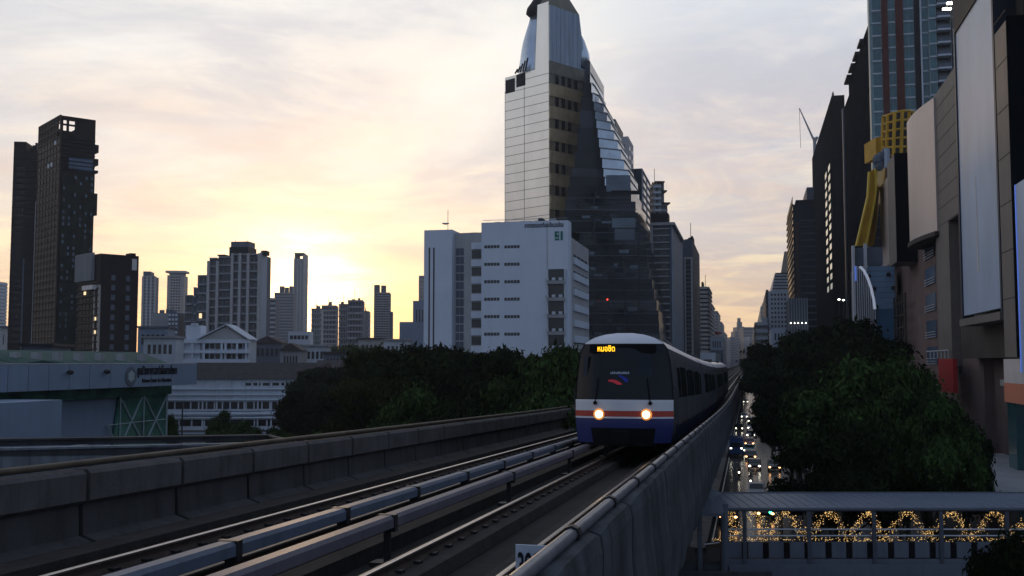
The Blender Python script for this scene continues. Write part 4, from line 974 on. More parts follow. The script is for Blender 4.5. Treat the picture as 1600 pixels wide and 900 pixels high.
# end of the street
for i,(x0,x1,yt,Y,m_) in enumerate(((1141,1150,527,1500,'slate_wall'),(1149,1154,518,1600,'slate_wall'),(1152,1163,511,1700,'slate_wall'),(1162,1178,512,1450,'slate_wall'),(1172,1182,526,1150,'pale_wall'))):
    b=Bld('hazy_tower',['low hazy block in the gap of the street, leftmost','hazy block just left of the spired tower','hazy tower with a stepped spire closing the street','broad hazy block right of the spired tower','pale banded block at the right of the street gap'][i],'building',x0-1,x0,x1,yt,Y,-86,body=m_); b.slabs('R',0,b.wR,20,b.z,9,1.5,.8,'grey_wall')
    if i==2: b.box('spire_step',b.rx(1154),b.rx(1160),0,10,b.z,b.hz(503),m_); b.box('spire_step',b.rx(1154.5),b.rx(1158),1,8,b.hz(503),b.hz(497),m_)
# ---- right row
b=Bld('hotel_tower','small stepped tower with a round red sign on the right of the street','building',1183,1189,1198,480,640,right=True,body='cream_wall'); b.box('upper_step',1,b.wR,0,b.wL*.6,b.z,b.hz(474),'cream_wall'); b.slabs('R',0,b.wR,16,b.z,14,1.2,1,'pale_wall')
MB().loft([[(3+1.8*math.cos(t*math.pi/8),q,b.z-4+1.6*math.sin(t*math.pi/8)) for t in range(16)] for q in (-1.0,-.5)]).build('round_sign','orange_sign',b.root)
b=Bld('terrace_block','white terraced block of shrinking storeys below the round sign','building',1175,1183,1200,506,420,right=True,body='pale_wall'); b.slabs('R',0,b.wR,10,b.z,7,1.3,1.2,'white_wall','balcony_row'); b.slabs('L',0,b.wL,10,b.z,7,1.2,.9,'pale_wall','balcony_row'); b.box('upper_step',2,b.wR,2,b.wL,b.z,b.hz(496),'white_wall2')
b=Bld('apartment_tower','white apartment tower with a curved bow top on the right of the street','building',1195,1201,1236,455,430,right=True,body='white_wall')
n=16; b.grid('R',.8,b.wR-1.5,14,b.z-.6,5,n,.5,.48,'window',.05); b.slabs('L',0,b.wL,14,b.z,n,1.2,.8,'slate_wall','balcony_row'); 
zb_=b.z
for k in range(6):
    z0_=b.z+k*(b.hz(426)-b.z)/6; z1_=b.z+(k+.6)*(b.hz(426)-b.z)/6; xi=b.rx(1207)+k*.25
    b.box('curved_storey',xi,b.wR,.5+k*.2,b.wL,z0_,z1_+.01,'white_wall2'); b.box('window_band',xi+.2,b.wR,.7+k*.2,b.wL,z1_,b.z+(k+1)*(b.hz(426)-b.z)/6,'window')
MB().prism([(b.rx(1222),1,b.hz(426)),(b.wR,1,b.hz(426)),(b.wR,1,b.hz(393)),(b.rx(1228),1,b.hz(393))],(0,0,0),(0,5,0)).build('roof_crown','cream_wall',b.root)
b=Bld('low_block','small white block at the foot of the bow topped tower','building',1202,1206,1228,513,330,right=True,body='white_wall'); b.grid('R',.6,b.wR-.6,8,b.z-.5,3,4,.5,.5)
b=Bld('office_tower','dark glass tower with a lit brown strip left of the windowed black slab','building',1232,1241,1275,320,340,right=True,body='navy_wall')
b.box('side_tower',0,b.rx(1240.5),-.02,b.wL,b.z,b.hz(307),'charcoal'); b.box('roof_block',b.rx(1246),b.wR,1,b.wL*.8,b.z,b.hz(312),'charcoal'); b.box('roof_block',b.rx(1264),b.wR,2,b.wL*.5,b.hz(312),b.hz(292),'slate_wall')
b.box('brown_strip',b.rx(1244),b.rx(1250),-.3,0,20,b.hz(348),'bronze_line'); b.slabs('R',b.rx(1252),b.wR,18,b.hz(345),20,.3,.4,'slate_wall'); b.grid('R',b.rx(1252),b.wR,18,b.hz(345),3,20,.8,.6,'dark_glass',.1); b.slabs('L',0,b.wL,18,b.z,22,.5,.4,'charcoal')
b=Bld('parking_block','grey slatted block with small lamps beneath the dark glass tower','building',1229,1233,1262,466,300,right=True,body='slate_wall'); b.fins('R',0,b.wR,14,b.z,7,.3,.4,'grey_wall')
for k in range(5): MB().ball((b.wR*(k+.5)/5,-.4,b.hz(505)),.11).build('lamp','lamp_lit',b.root)
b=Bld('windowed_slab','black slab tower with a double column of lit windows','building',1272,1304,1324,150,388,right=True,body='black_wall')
zt=b.z
b.grid('L',b.ly(1300.5),b.ly(1290),b.hz(452,0,8),b.hz(246,0,8),2,13,.5,.55,'window_lit',.06)
b.slabs('R',0,b.wR,20,b.z,40,.25,.1,'black_wall'); b.slabs('L',0,b.wL,20,b.z,40,.25,.03,'black_wall')
rp_=MB(); 
for k in range(6):
    t=k/5; rp_.tube([(1,2+t*b.wL*.1,zt),(1,2+t*b.wL*.1,zt+3*math.sin(math.pi*t)+.5)],.2,5)
rp_.build('roof_rail','dark_metal',b.root)
b=Bld('stepped_slab','black stepped building silhouette climbing behind the teal tower','building',1322,1372,1400,66,275,right=True,body=None)
st=[(1322,1331,172),(1331,1337,128),(1337,1344,110),(1344,1352,92),(1352,1374,68)]
for i,(x0,x1,yt) in enumerate(st):
    ya=b.ly(x1,60); yb_=b.ly(x0,60); b.box('wall',0,18,ya,yb_-.003,0,b.hz(yt,0,yb_),'black_wall')
b.slabs('L',0,b.ly(1331,60),20,b.hz(150,0,20),26,.3,.15,'black_wall','floor_line')
for x,y in ((1333,122),(1340,104),(1347,86),(1355,66)): b.box('balcony',-1.5,0,b.ly(x+3,60),b.ly(x-2,60),b.hz(y+6,0,b.ly(x)),b.hz(y+3,0,b.ly(x)),'charcoal')
b.box('light_edge',-.5,0,b.ly(1323,60),b.ly(1321.8,60),0,b.hz(172,0,b.ly(1322)),'slate_wall')
# teal apartment tower
b=Bld('apartment_tower','teal glass apartment tower with dark brick piers and pale floor lines','building',1361,1364,1530,-60,262,right=True,body='teal_spandrel')
X=lambda p: b.rx(p,85)
z0_=b.hz(235); z1_=b.z; n=15; dz_=(z1_-z0_)/n
for (p0,p1,na) in ((1364,1379,1),(1389,1401,2),(1413,1430,2)):
    b.grid('R',X(p0)+.1,X(p1)-.1,z0_,z1_,na,n,.88,.78,'window_teal',.05)
    b.slabs('R',X(p0),X(p1),z0_,z1_,n,.35,.25,'slab_white','floor_line')
for p0,p1 in ((1379.5,1389),(1401.5,1413)): b.box('brick_pier',X(p0),X(p1),-.7,-.01,0,z1_,'brick')
b.box('dark_pier',X(1430.5),X(1439),-.5,-.01,0,z1_,'charcoal'); b.box('white_pier',X(1439.3),X(1441.5),-.9,-.01,0,z1_,'slab_white')
for (p0,p1,na,pr) in ((1442,1452,1,.0),(1452,1464,1,1.2),(1486,1500,1,1.2),(1500,1528,2,0)):
    if pr: b.box('bay',X(p0),X(p1),-pr,-.01,0,z1_,'teal_spandrel')
    b.grid('R',X(p0)+.1,X(p1)-.1,z0_,z1_,na,n,.9,.76,'window_teal',.05,off=-pr); b.slabs('R',X(p0),X(p1),z0_,z1_,n,.35,.22,'slab_white','floor_line',off=-pr)
b.box('recess',X(1465),X(1485),-.04,0,0,z1_,'window')
for k in range(n+1):
    z=z0_+dz_*k; b.box('balcony',X(1464.5),X(1485.5),-2.4,-.05,z-.2,z+.25,'slab_white')
    b.box('balcony_rail',X(1465),X(1485),-2.35,-2.28,z+.25,z+1.15,'slate_wall')
# ================================================================== SHOPPING MALL
UM=21.0
def MY(px,u=UM,z=EYE+14): P=gp(u,0); return solve((P.x,P.y),(SN,CS),px,z)
def mz(py,yy,u=UM): P=gp(u,0); return zat(py,(P.x+yy*SN,P.y+yy*CS))
Pm=gp(UM,0); mall=empty('shopping_mall',(Pm.x,Pm.y,0),-TH,'brown and grey shopping mall with a curved cream metal wall and a tall blank billboard','building')
def mbx(nm,x0,x1,y0,y1,z0,z1,m,label=None,par=None): return MB().box(x0,x1,y0,y1,z0,z1).build(nm,m,par or mall,label=label)
y1397,y1462,y1500,y1600=MY(1397,z=15),MY(1462,z=35),MY(1500,z=35),MY(1640)
zb1=29.0; 
mbx('brown_wall',0,30,y1500-8,y1397,0,mz(388,MY(1432,z=29)),'mall_brown')
ZB=mz(388,MY(1432,z=29))
# curved cream metal wall bulging over the brown wall
ya=MY(1462,UM-1.1,36); yb=ya+(MY(1420,UM-1.9,36)-ya)/.9; zc1=mz(152,ya); rings=[]
for i in range(15):
    t=i/14; y=ya+(yb-ya)*t; bx=-.6-1.6*math.sin(math.pi*min(1,t*.62+.1))+ (0 if t<.8 else (t-.8)**2*60)
    rings.append([(bx,y,ZB-.4),(bx,y,zc1),(bx+1.0,y,zc1),(bx+1.0,y,ZB-.4)])
MB().loft(rings).build('curved_wall','metal_cream',mall,smooth=False)
cop=[]
for r_ in rings: cop.append([(r_[0][0]-.25,r_[0][1],ZB-.9),(r_[0][0]-.25,r_[0][1],ZB-.42),(r_[0][0]+1.2,r_[0][1],ZB-.42),(r_[0][0]+1.2,r_[0][1],ZB-.9)])
MB().loft(cop).build('lower_coping','mall_taupe',mall)
mbx('upper_volume',1.0,30,y1500,yb,ZB,zc1-.2,'mall_grey')
# grey clad wall
yc=MY(1499,UM,35); zg1=mz(120,yc); 
UGR=UM-.9; gA,gB,gC=MY(1483,UGR,28),MY(1463,UGR,28),MY(1503,UGR,28)
mbx('grey_wall',-.9,0,gA,gB,14.6,zg1,'mall_grey'); mbx('grey_wall',-.9,.0,gC-2,gA-.003,mz(345,gA,UGR),zg1,'mall_grey')
for k in range(8):
    z=ZB+k*(zg1-ZB)/8; mbx('panel_line',-.915,-.9,gC-2,gB,z,z+.07,'mall_line')
# window columns
for j in range(5):
    zc_=mz(388+j*41.5,MY(1455,z=25)); 
    if zc_<12: break
    wn=mbx('window',-.06,.2,MY(1463,z=22),MY(1447.5,z=22),zc_-1.15,zc_+.9,'window_blue'); 
    for q in range(3): mbx('railing',-.22,-.16,MY(1463,z=22),MY(1447.5,z=22),zc_-1.1+q*.3,zc_-1.04+q*.3,'fin_white',par=wn)
    zc_=mz(372+j*47,MY(1492,z=25))
    rc=mbx('window_recess',-.05,.1,MY(1499.5,z=22),MY(1482.5,z=22),zc_-1.5,zc_+1.3,'window'); 
    for q in range(3): mbx('railing',-.32,-.26,MY(1499.5,z=22),MY(1482.5,z=22),zc_-1.4+q*.28,zc_-1.34+q*.28,'fin_white',par=rc)
    if j in (2,3): mbx('lamp',-.3,-.2,MY(1496,z=22),MY(1491,z=22),zc_+.1,zc_+.25,'lamp_lit')
# trellis
ty0,ty1=MY(1432,z=16),MY(1398,z=16)
for k in range(9): y=ty0+(ty1-ty0)*k/8; MB().tube([(-1.2,y,8),(-1.2,y,mz(468,ty0)+ (.9 if k%1==0 else 0))],.12,5).build('trellis_bar','mall_taupe',mall)
for k in range(4): z=mz(470+k*20,ty0); MB().tube([(-1.2,ty0,z),(-1.2,ty1,z)],.12,5).build('trellis_bar','mall_taupe',mall)
# billboard volume
yB0,yB1=MY(1560,z=35),MY(1499,z=35); zB0=mz(493,MY(1510,z=20)); zB1=zB0+34
zD=15.35
yDV=MY(1500,UM-1.4,26)
mbx('dark_volume',-1.4,30,MY(1640,UM),yDV,zD,zB1+4,'mall_taupe')
bbx=-2.9
yb0,yb1=MY(1557,UM+bbx,EYE+22),MY(1499,UM+bbx,EYE+22); zbb0=mz(487,yb1*.5+yb0*.5,UM+bbx); zbb1=mz(12,MY(1515,UM+bbx,EYE+35),UM+bbx)
bbo=mbx('billboard',bbx,bbx+.5,yb0,yb1,zbb0,zbb1,'billboard',label='tall blank pale blue billboard')
mbx('frame',bbx-.12,bbx+.8,yb1,yb1+.5,zbb0-.6,zbb1+.5,'frame_blue',par=bbo); mbx('frame',bbx-.12,bbx+.8,yb0-.5,yb0,zbb0-.6,zbb1+.5,'frame_blue',par=bbo); mbx('frame',bbx-.12,bbx+.8,yb0,yb1,zbb1,zbb1+.5,'mall_dark',par=bbo); mbx('ledge',bbx-.3,bbx+1.2,yb0-.5,yb1+.5,zbb0-.9,zbb0-.3,'mall_grey',par=bbo)
st_=MB(); st_.prism([(bbx-.01,(yb0*.45+yb1*.55)-.25,zbb0+3.2),(bbx-.01,(yb0*.45+yb1*.55)+.35,zbb0+3.4),(bbx-.01,(yb0*.45+yb1*.55)+.10,zbb0+11),(bbx-.01,(yb0*.45+yb1*.55)-.02,zbb0+11)],(0,0,0),(-.01,0,0)); st_.build('peeled_strip','bb_cream',bbo)
mbx('blue_side',bbx+.81,-1.42,MY(1577,UM-2),yb0-.4,zbb0+2,zbb1,'frame_blue')
# slab fins right of the billboard
yS0=MY(1578,UM-3.4,35); yS1=MY(1560,UM-3.4,35); zS1=mz(26,yS0,UM-3.4)
mbx('grey_fin',-3.4,-1.4,yS0,yS1,zD+.0,zS1,'mall_grey'); mbx('shaded_fin_face',-3.4,1,yS0-.3,yS0-.002,zD,zS1+.2,'black_wall')  # black sheet paints the shade on the fin's front end
for k in range(7): z=zD+4+k*(zS1-zD)/7; mbx('panel_line',-3.415,-3.4,yS0,yS1,z,z+.07,'mall_line')
mbx('light_slab',-3.9,2,MY(1608,UM-3,35),yS0-.9,zS1+1.5,zS1+16,'metal_cream')
# lit edge sign at far right, small cream and orange shop boards
ysr=MY(1600,UM-4,z=20)
sg=mbx('roof_sign',-4.2,-3.9,MY(1640,UM-4,z=20),MY(1603,UM-4,z=20),zD-1,mz(282,MY(1603,UM-4,z=25),UM-4),'billboard',label='pale lit shop board at the right edge')
mbx('blue_edge',-4.25,-4.1,MY(1603,UM-4,z=20)+.002,MY(1603,UM-4,z=20)+.12,zD-1,mz(282,MY(1603,UM-4,z=25),UM-4),'blue_light',par=sg)
# lower storeys
mbx('lower_wall',.8,30,MY(1640,UM),y1500+3,0,zD-.01,'mall_brown')
yo0,yo1=MY(1625,UM-2,z=13),MY(1576,UM-2,z=13)
mbx('shop_sign',-2.2,-1.6,yo0,yo1,mz(598,yo1,UM-2),mz(561,yo1,UM-2),'bb_cream',label='cream shop board'); mbx('shop_sign',-2.21,-1.61,yo0,yo1,mz(628,yo1,UM-2),mz(598,yo1,UM-2)-.003,'orange_sign',label='orange shop board')
mbx('glass_corner',-1.6,-1.0,MY(1592,UM-1.5,z=10),MY(1579,UM-1.5,z=10),0,mz(630,yo1,UM-2),'window_teal')
mbx('utility_box',.5,.8,MY(1565,z=13),MY(1553,z=13),mz(604,MY(1560)),mz(594,MY(1560)),'pale_wall')
mbx('red_sign',-1.8,-1.4,MY(1491,UM-1.8,13),MY(1468,UM-1.8,13),mz(610,MY(1480)),mz(561,MY(1480)),'red_sign',label='tall red sign board behind the treetop')
mbx('canopy',-7,.8,MY(1640,UM-4,z=8),MY(1534,UM-1,z=8),mz(712,MY(1540)),mz(708,MY(1540)),'grey_wall')
for q in range(6): MB().tube([(-1.2-q*.0,MY(1502-q*6,z=15),mz(560,MY(1480))),(-1.2,MY(1502-q*6,z=15),mz(548,MY(1480)))],.06,5).build('railing_post','fin_white',mall)
MB().tube([(-1.2,MY(1502,z=15),mz(548,MY(1480))),(-1.2,MY(1466,z=15),mz(548,MY(1480)))],.07,5).build('railing_bar','fin_white',mall)
# projecting slabs left of the curved wall
yP0,yP1=MY(1402,UM-2.5,30),MY(1390,UM-2.5,30); zp0=mz(408,yP0,UM-2.5); zp1=mz(238,yP0,UM-2.5)
mbx('grey_slab',-2.5,1.5,yP0+.3,yP1,zp0,zp1,'mall_grey'); mbx('shaded_slab_face',-2.5,1.5,yP0,yP0+.298,zp0,zp1,'black_wall')  # front of the grey slab coloured black to paint in its shade
yQ0,yQ1=MY(1390,UM-1.5,30),MY(1378,UM-1.5,30); mbx('cream_slab',-1.5,6,yQ0,yQ1,mz(412,yQ0,UM-1.5),mz(276,yQ0,UM-1.5),'metal_cream'); mbx('slab_slot',-1.55,-1.5,yQ0*.45+yQ1*.55-.3,yQ0*.45+yQ1*.55+.3,mz(308,yQ0,UM-1.5),mz(283,yQ0,UM-1.5),'mall_dark')
# roof lamp pole
lp=empty('roof_lamp',(0,0,0),0,'twin floodlight on a thin pole above the mall roof, lit','lamp'); P_=at(1489,118,128); lp.location=(P_.x,P_.y,zg1); 
t0=at(1489,20,128); MB().tube([(0,0,-.3),(0,0,t0.z-zg1)],.09,6).build('pole','dark_metal',lp)
for px,py in ((1479.5,14),(1486,5)):
    q=at(px,py,127.5)-lp.location; MB().box(q.x-.5,q.x+.5,q.y-.2,q.y+.2,q.z-.12,q.z+.12).build('lamp_head','lamp_lit',lp,bevel=.05); MB().tube([(0,0,t0.z-zg1-.2),(q.x,q.y,q.z)],.06,5).build('arm','dark_metal',lp)
# ---- yellow steel structure
ys=empty('yellow_structure',gp(UM+2,150),-TH,'yellow steel lattice frame and slanting yellow legs at the mall corner','structure')
def yw(px,py,Y): return ys.matrix_world.inverted()@at(px,py,Y)
bpy.context.view_layer.update()
YI=(Matrix.Translation(ys.location)@Matrix.Rotation(-TH,4,'Z')).inverted()
def yl_(px,py,Y): return YI@at(px,py,Y)
def ybeam(pts,wd,nm='leg',m='yellow',d=1.2):
    for a,b_ in zip(pts,pts[1:]):
        MB().tube([YI@at(*a),YI@at(*b_)],wd*.6,6).build(nm,m,ys)
def yplate(pts,nm,m,th=1.2): mb=MB(); mb.prism([YI@at(*p) for p in pts],(0,0,0),YI.to_3x3()@Vector((0,th,0))); mb.build(nm,m,ys)
yplate([(1359,268,152),(1370,262,152),(1368.5,304,152),(1354,384,152),(1338,384,152),(1357,306,152)],'leg','yellow',.6)
yplate([(1370,262,152),(1384,258,160),(1383,300,160),(1369,384,160),(1354,384,152),(1368.5,304,152)],'leg_side','yellow',.6)
yplate([(1368,262,151.5),(1371.5,262,151.5),(1370,300,151.5),(1369,309,151.5),(1355,384,151.5),(1351,384,151.5),(1366,309,151.5),(1367.5,300,151.5)],'leg_edge','yellow_edge',.5)
yplate([(1357.5,268,151.5),(1360,268,151.5),(1358,306,151.5),(1340,384,151.5),(1337.5,384,151.5),(1355.5,306,151.5)],'leg_edge','yellow_edge',.5)
yplate([(1368,215,153),(1381,212,153),(1381,244,153),(1369,246,153)],'upper_box','yellow',5)
# lattice drum
def drum(px,py,rad):  # curved lattice: columns px, rows py
    return at(px,py,149+rad)
colsx=[1380,1387,1398,1410,1421,1429]; dep=[3.5,1.5,0,0,1.5,3.5]; topy=[182,180,176,173,173,176]
for x,d_,ty in zip(colsx,dep,topy):
    ybeam([(x,ty,149+d_),(x-2,244,149+d_)],.45,'lattice_post','yellow',.9)
for k in range(6):
    for i in range(5):
        ta=k/5; ya_=topy[i]+(243-topy[i])*ta; yb_=topy[i+1]+(243-topy[i+1])*ta
        ybeam([(colsx[i]-2*ta,ya_,149+dep[i]),(colsx[i+1]-2*ta,yb_,149+dep[i+1])],.3,'lattice_ring','yellow',.9)
yplate([(1383,178,156),(1428,172,156),(1428,244,156),(1383,244,156)],'lattice_back','mall_dark',.5)
for (x,y) in ((1371,250),(1377,246),(1384,240),(1374,258)): MB().ball(YI@at(x,y,150.5),.7,.7,.9,6,5).build('machinery','slate_wall',ys)
ybeam([(1386,232,149.5),(1386,262,149.5)],.7,'post','blue_slab',.7)
# grey panelled block behind legs and white-blue pavilion
b=Bld('panelled_block','grey panelled block between the yellow legs and the cream slab','building',1352,1358,1400,320,158,right=True,body='slate_wall'); b.slabs('R',0,b.wR,15,b.z,14,.12,.08,'grey_wall','panel_line')
b=Bld('fin_pavilion','blue and white pavilion with curved white fins and round ornaments','building',1331,1337,1400,420,148,right=True,body='slate_wall')
X=lambda p: b.rx(p,24)
b.box('grey_head',X(1338),X(1380),-.6,-.01,b.hz(415),b.hz(388),'slate_wall'); b.box('grey_post',X(1350),X(1355),-1.1,-.61,b.hz(425),b.hz(382),'fin_white'); b.box('grey_post',X(1332),X(1336),-1.1,.0,10,b.hz(385),'fin_white')
MB().prism([(X(1351),-.5,b.hz(417)),(X(1398),-.5,b.hz(417)),(X(1398),-.5,b.hz(484)),(X(1366),-.5,b.hz(484)),(X(1362),-.5,b.hz(455))],(0,0,0),(0,.48,0)).build('blue_panel','blue_panel',b.root)
b.box('blue_glass',X(1366),X(1399),-.45,-.01,6,b.hz(484)-.01,'blue_deep')
for k in range(8):
    z=b.hz(425+k*8.3); b.box('panel_line',X(1354)+k*.35,X(1398),-.53,-.5,z,z+.06,'slate_wall')
for k in range(9):
    x0=1338+k*3.3; yt=417+max(0,(k-3))**1.75*3.6; b.box('white_fin',X(x0),X(x0)+.13,-1.3,-.1,5,b.hz(min(yt,500)),'fin_white')
ed=MB().tube([(X(p),-1.3,b.hz(y)) for p,y in ((1343,418),(1349,424),(1355,436),(1360,452),(1363.5,470),(1365,484))],.2,6); ed.build('curved_edge','edge_light',b.root)
b.box('blue_lamp',X(1335.6),X(1337.4),-1.35,-1.12,b.hz(440),b.hz(417),'blue_light')
for px,py in ((1357.5,432),(1388,430),(1365,452),(1395,451),(1363,462),(1368,480)): 
    c_=(X(px),-.8,b.hz(py)); MB().loft([[(c_[0]+r*math.cos(t*math.pi/6),c_[1]+q,c_[2]+r*math.sin(t*math.pi/6)) for t in range(12)] for r,q in ((.28,.3),(.28,0),(.15,-.1))]).build('round_ornament','dark_metal',b.root)
b=Bld('side_annex','pale annex panel under the cream slab beside the pavilion','building',1378,1384,1402,412,145,right=True,body='fin_white') if False else b
# crane far behind
cr=empty('tower_crane',(0,0,0),0,'thin white tower crane jib above the right hand towers','crane'); P_=at(1273,225,520); cr.location=(P_.x,P_.y,0)
def cl(px,py): return at(px,py,520)-cr.location
MB().tube([(0,0,0),cl(1273,215)],.9,5).build('mast','grey_wall',cr); MB().tube([cl(1273,222),cl(1249,169)],.6,4,r2=.25).build('jib','pale_wall',cr); MB().tube([cl(1273,222),cl(1277,214)],.7,4).build('counter_jib','grey_wall',cr)
MB().tube([cl(1249,169),cl(1251,231)],.1,4).build('hoist_line','dark_metal',cr)
# ================================================================== TREES
def make_tree(seed, Rr, H, leaf, nleaf, size, flat=.75):
    """crown mesh (leaf clumps in the crown's volume) and trunk mesh, base at origin"""
    r=random.Random(seed); trunk=MB(); base=H*.38
    trunk.tube([(0,0,0),(r.uniform(-.2,.2),r.uniform(-.2,.2),base*.5),(0,0,base)],.32*Rr/5,8,r2=.2*Rr/5)
    cl_=[]; cz=H-Rr*flat
    nb=34
    for i in range(nb):
        a=r.uniform(0,2*math.pi); e=math.asin(r.uniform(-.45,1)); rad=Rr*r.uniform(.45,.92)
        c=Vector((math.cos(a)*math.cos(e)*rad, math.sin(a)*math.cos(e)*rad, cz+math.sin(e)*rad*flat)); cr_=Rr*r.uniform(.15,.33)
        cl_.append((c,cr_)); 
        if i<9:
            m_=Vector((c.x*.4,c.y*.4,base+(c.z-base)*.5)); trunk.tube([(0,0,base*.9),m_,c],.13*Rr/5,5,r2=.03)
    cl_.append((Vector((0,0,cz-.15*Rr)),Rr*.36))
    import array
    V=[];Fc=[]
    wts=[c[1]**2 for c in cl_]
    for i in range(nleaf):
        c,cr_=r.choices(cl_,wts)[0]
        d=Vector((r.gauss(0,1),r.gauss(0,1),r.gauss(0,1))).normalized(); rr=cr_*(r.random()**.38)*(1.0+.25*max(0,r.gauss(0,1)))
        p=c+Vector((d.x*1.15,d.y*1.15,d.z*.55))*rr
        nrm=(d+Vector((r.gauss(0,.6),r.gauss(0,.6),r.gauss(.3,.6)))).normalized(); t=nrm.cross(Vector((r.gauss(0,1),r.gauss(0,1),r.gauss(0,1)))).normalized(); bt=nrm.cross(t)
        s_=size*r.uniform(.4,1.5); n=len(V)
        V += [tuple(p-t*s_),tuple(p+bt*s_*.42+nrm*s_*.12),tuple(p+t*s_),tuple(p-bt*s_*.42+nrm*s_*.12)]
        Fc.append((n,n+1,n+2,n+3))
    cm=bpy.data.meshes.new('crown'); cm.from_pydata(V,[],Fc); cm.materials.append(M[leaf])
    tm=trunk.mesh('trunk','bark',smooth=True,fix=False)
    return cm,tm,Rr,H
TV={}
def tvar(k):
    if k in TV: return TV[k]
    sd_,lf=k; n=26000; TV[k]=make_tree(sd_*17+3,6.0,14.0,lf,n,.26); return TV[k]
def tree(px,ytop,Y,rad,kind,label,group,seed=0,squash=1.0):
    cm,tm,Rr,H=tvar(kind); P=at(px,HY,Y); zt=zat(ytop,(P.x,P.y)); 
    o=empty('tree',(P.x,P.y,0),random.Random(px*7+Y).uniform(0,6.28),label,'tree',group)
    sxy=rad/Rr; sz=zt/H*.97
    for nm,me in (('crown',cm),('trunk',tm)): inst(nm,me,o,(0,0,0),scale=(sxy,sxy,sz))
    return o
A1,A2,A3=(1,'leaf_dark'),(2,'leaf_dark'),(3,'leaf_mid'); A4,A5,A6=(4,'leaf_mid'),(5,'leaf_bright'),(6,'leaf_olive')
G='trees left of the viaduct'
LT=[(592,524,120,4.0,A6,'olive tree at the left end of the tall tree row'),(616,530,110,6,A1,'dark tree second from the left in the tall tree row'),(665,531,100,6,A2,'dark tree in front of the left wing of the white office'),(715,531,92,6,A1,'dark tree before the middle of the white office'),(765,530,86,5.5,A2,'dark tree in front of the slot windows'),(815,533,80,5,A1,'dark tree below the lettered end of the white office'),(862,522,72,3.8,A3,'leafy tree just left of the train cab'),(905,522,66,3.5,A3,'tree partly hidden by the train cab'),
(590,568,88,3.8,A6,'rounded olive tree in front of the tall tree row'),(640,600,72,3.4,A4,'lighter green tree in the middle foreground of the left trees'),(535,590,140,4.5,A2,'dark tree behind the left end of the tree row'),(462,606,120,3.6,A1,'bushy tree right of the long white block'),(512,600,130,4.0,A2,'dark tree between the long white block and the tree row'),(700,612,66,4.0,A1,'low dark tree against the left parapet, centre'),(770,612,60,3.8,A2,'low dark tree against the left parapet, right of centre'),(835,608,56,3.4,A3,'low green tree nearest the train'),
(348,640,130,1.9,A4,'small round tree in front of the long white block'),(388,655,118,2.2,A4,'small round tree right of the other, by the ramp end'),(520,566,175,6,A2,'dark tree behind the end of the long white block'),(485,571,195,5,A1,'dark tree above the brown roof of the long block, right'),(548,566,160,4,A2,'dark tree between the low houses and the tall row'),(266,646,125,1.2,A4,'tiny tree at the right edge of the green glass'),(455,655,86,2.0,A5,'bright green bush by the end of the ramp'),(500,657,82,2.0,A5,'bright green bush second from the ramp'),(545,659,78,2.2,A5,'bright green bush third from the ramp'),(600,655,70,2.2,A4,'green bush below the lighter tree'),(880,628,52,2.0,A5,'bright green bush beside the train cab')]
for px,yt,Y,rad,k,lb in LT: tree(px,yt,Y,rad,k,lb,G)
G='street trees right of the road'
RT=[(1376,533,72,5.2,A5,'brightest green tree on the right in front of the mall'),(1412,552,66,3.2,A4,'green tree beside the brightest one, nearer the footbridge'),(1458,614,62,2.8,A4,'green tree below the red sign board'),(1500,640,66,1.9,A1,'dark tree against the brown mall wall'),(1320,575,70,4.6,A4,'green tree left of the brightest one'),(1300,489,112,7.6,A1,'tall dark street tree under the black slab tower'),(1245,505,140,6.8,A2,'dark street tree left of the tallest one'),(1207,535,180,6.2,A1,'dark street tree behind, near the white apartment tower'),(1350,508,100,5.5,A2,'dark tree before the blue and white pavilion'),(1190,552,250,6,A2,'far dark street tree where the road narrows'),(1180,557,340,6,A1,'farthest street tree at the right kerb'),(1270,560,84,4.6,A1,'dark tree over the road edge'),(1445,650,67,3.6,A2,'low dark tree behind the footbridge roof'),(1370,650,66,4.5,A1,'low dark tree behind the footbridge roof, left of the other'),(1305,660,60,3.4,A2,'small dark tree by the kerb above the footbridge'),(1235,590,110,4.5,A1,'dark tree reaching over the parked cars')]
for px,yt,Y,rad,k,lb in RT: tree(px,yt,Y,rad,k,lb,G)
tree(1588,800,34,1.8,A2,'dark bushy treetop in front of the footbridge at the lower right corner','trees in front of the footbridge'); tree(1548,856,36,1.2,A1,'smaller dark treetop left of the lower right corner','trees in front of the footbridge')
# distant greenery
r=random.Random(5); V=[];Fc=[]
for i in range(26000):
    px=r.uniform(395,640); Y=r.uniform(340,470); P=at(px,566,Y); hmax=15+6*noise.noise(Vector((P.x*.05,P.y*.05,1)))+2; z=hmax*r.random()**.4+2; s_=.7*r.uniform(.5,1.2)
    p=Vector((P.x,P.y,z)); n_=Vector((r.gauss(0,1),r.gauss(0,1),r.gauss(0,1))).normalized(); t=n_.orthogonal().normalized(); bt=n_.cross(t); n=len(V)
    V+= [tuple(p-t*s_),tuple(p+bt*s_*.5),tuple(p+t*s_),tuple(p-bt*s_*.5)]; Fc.append((n,n+1,n+2,n+3))
cm=bpy.data.meshes.new('distant_trees'); cm.from_pydata(V,[],Fc); cm.materials.append(M['leaf_mid']); o=bpy.data.objects.new('distant_trees',cm); C.objects.link(o); tag(o,'far mass of treetops between the low houses left of centre','trees',None,'stuff')
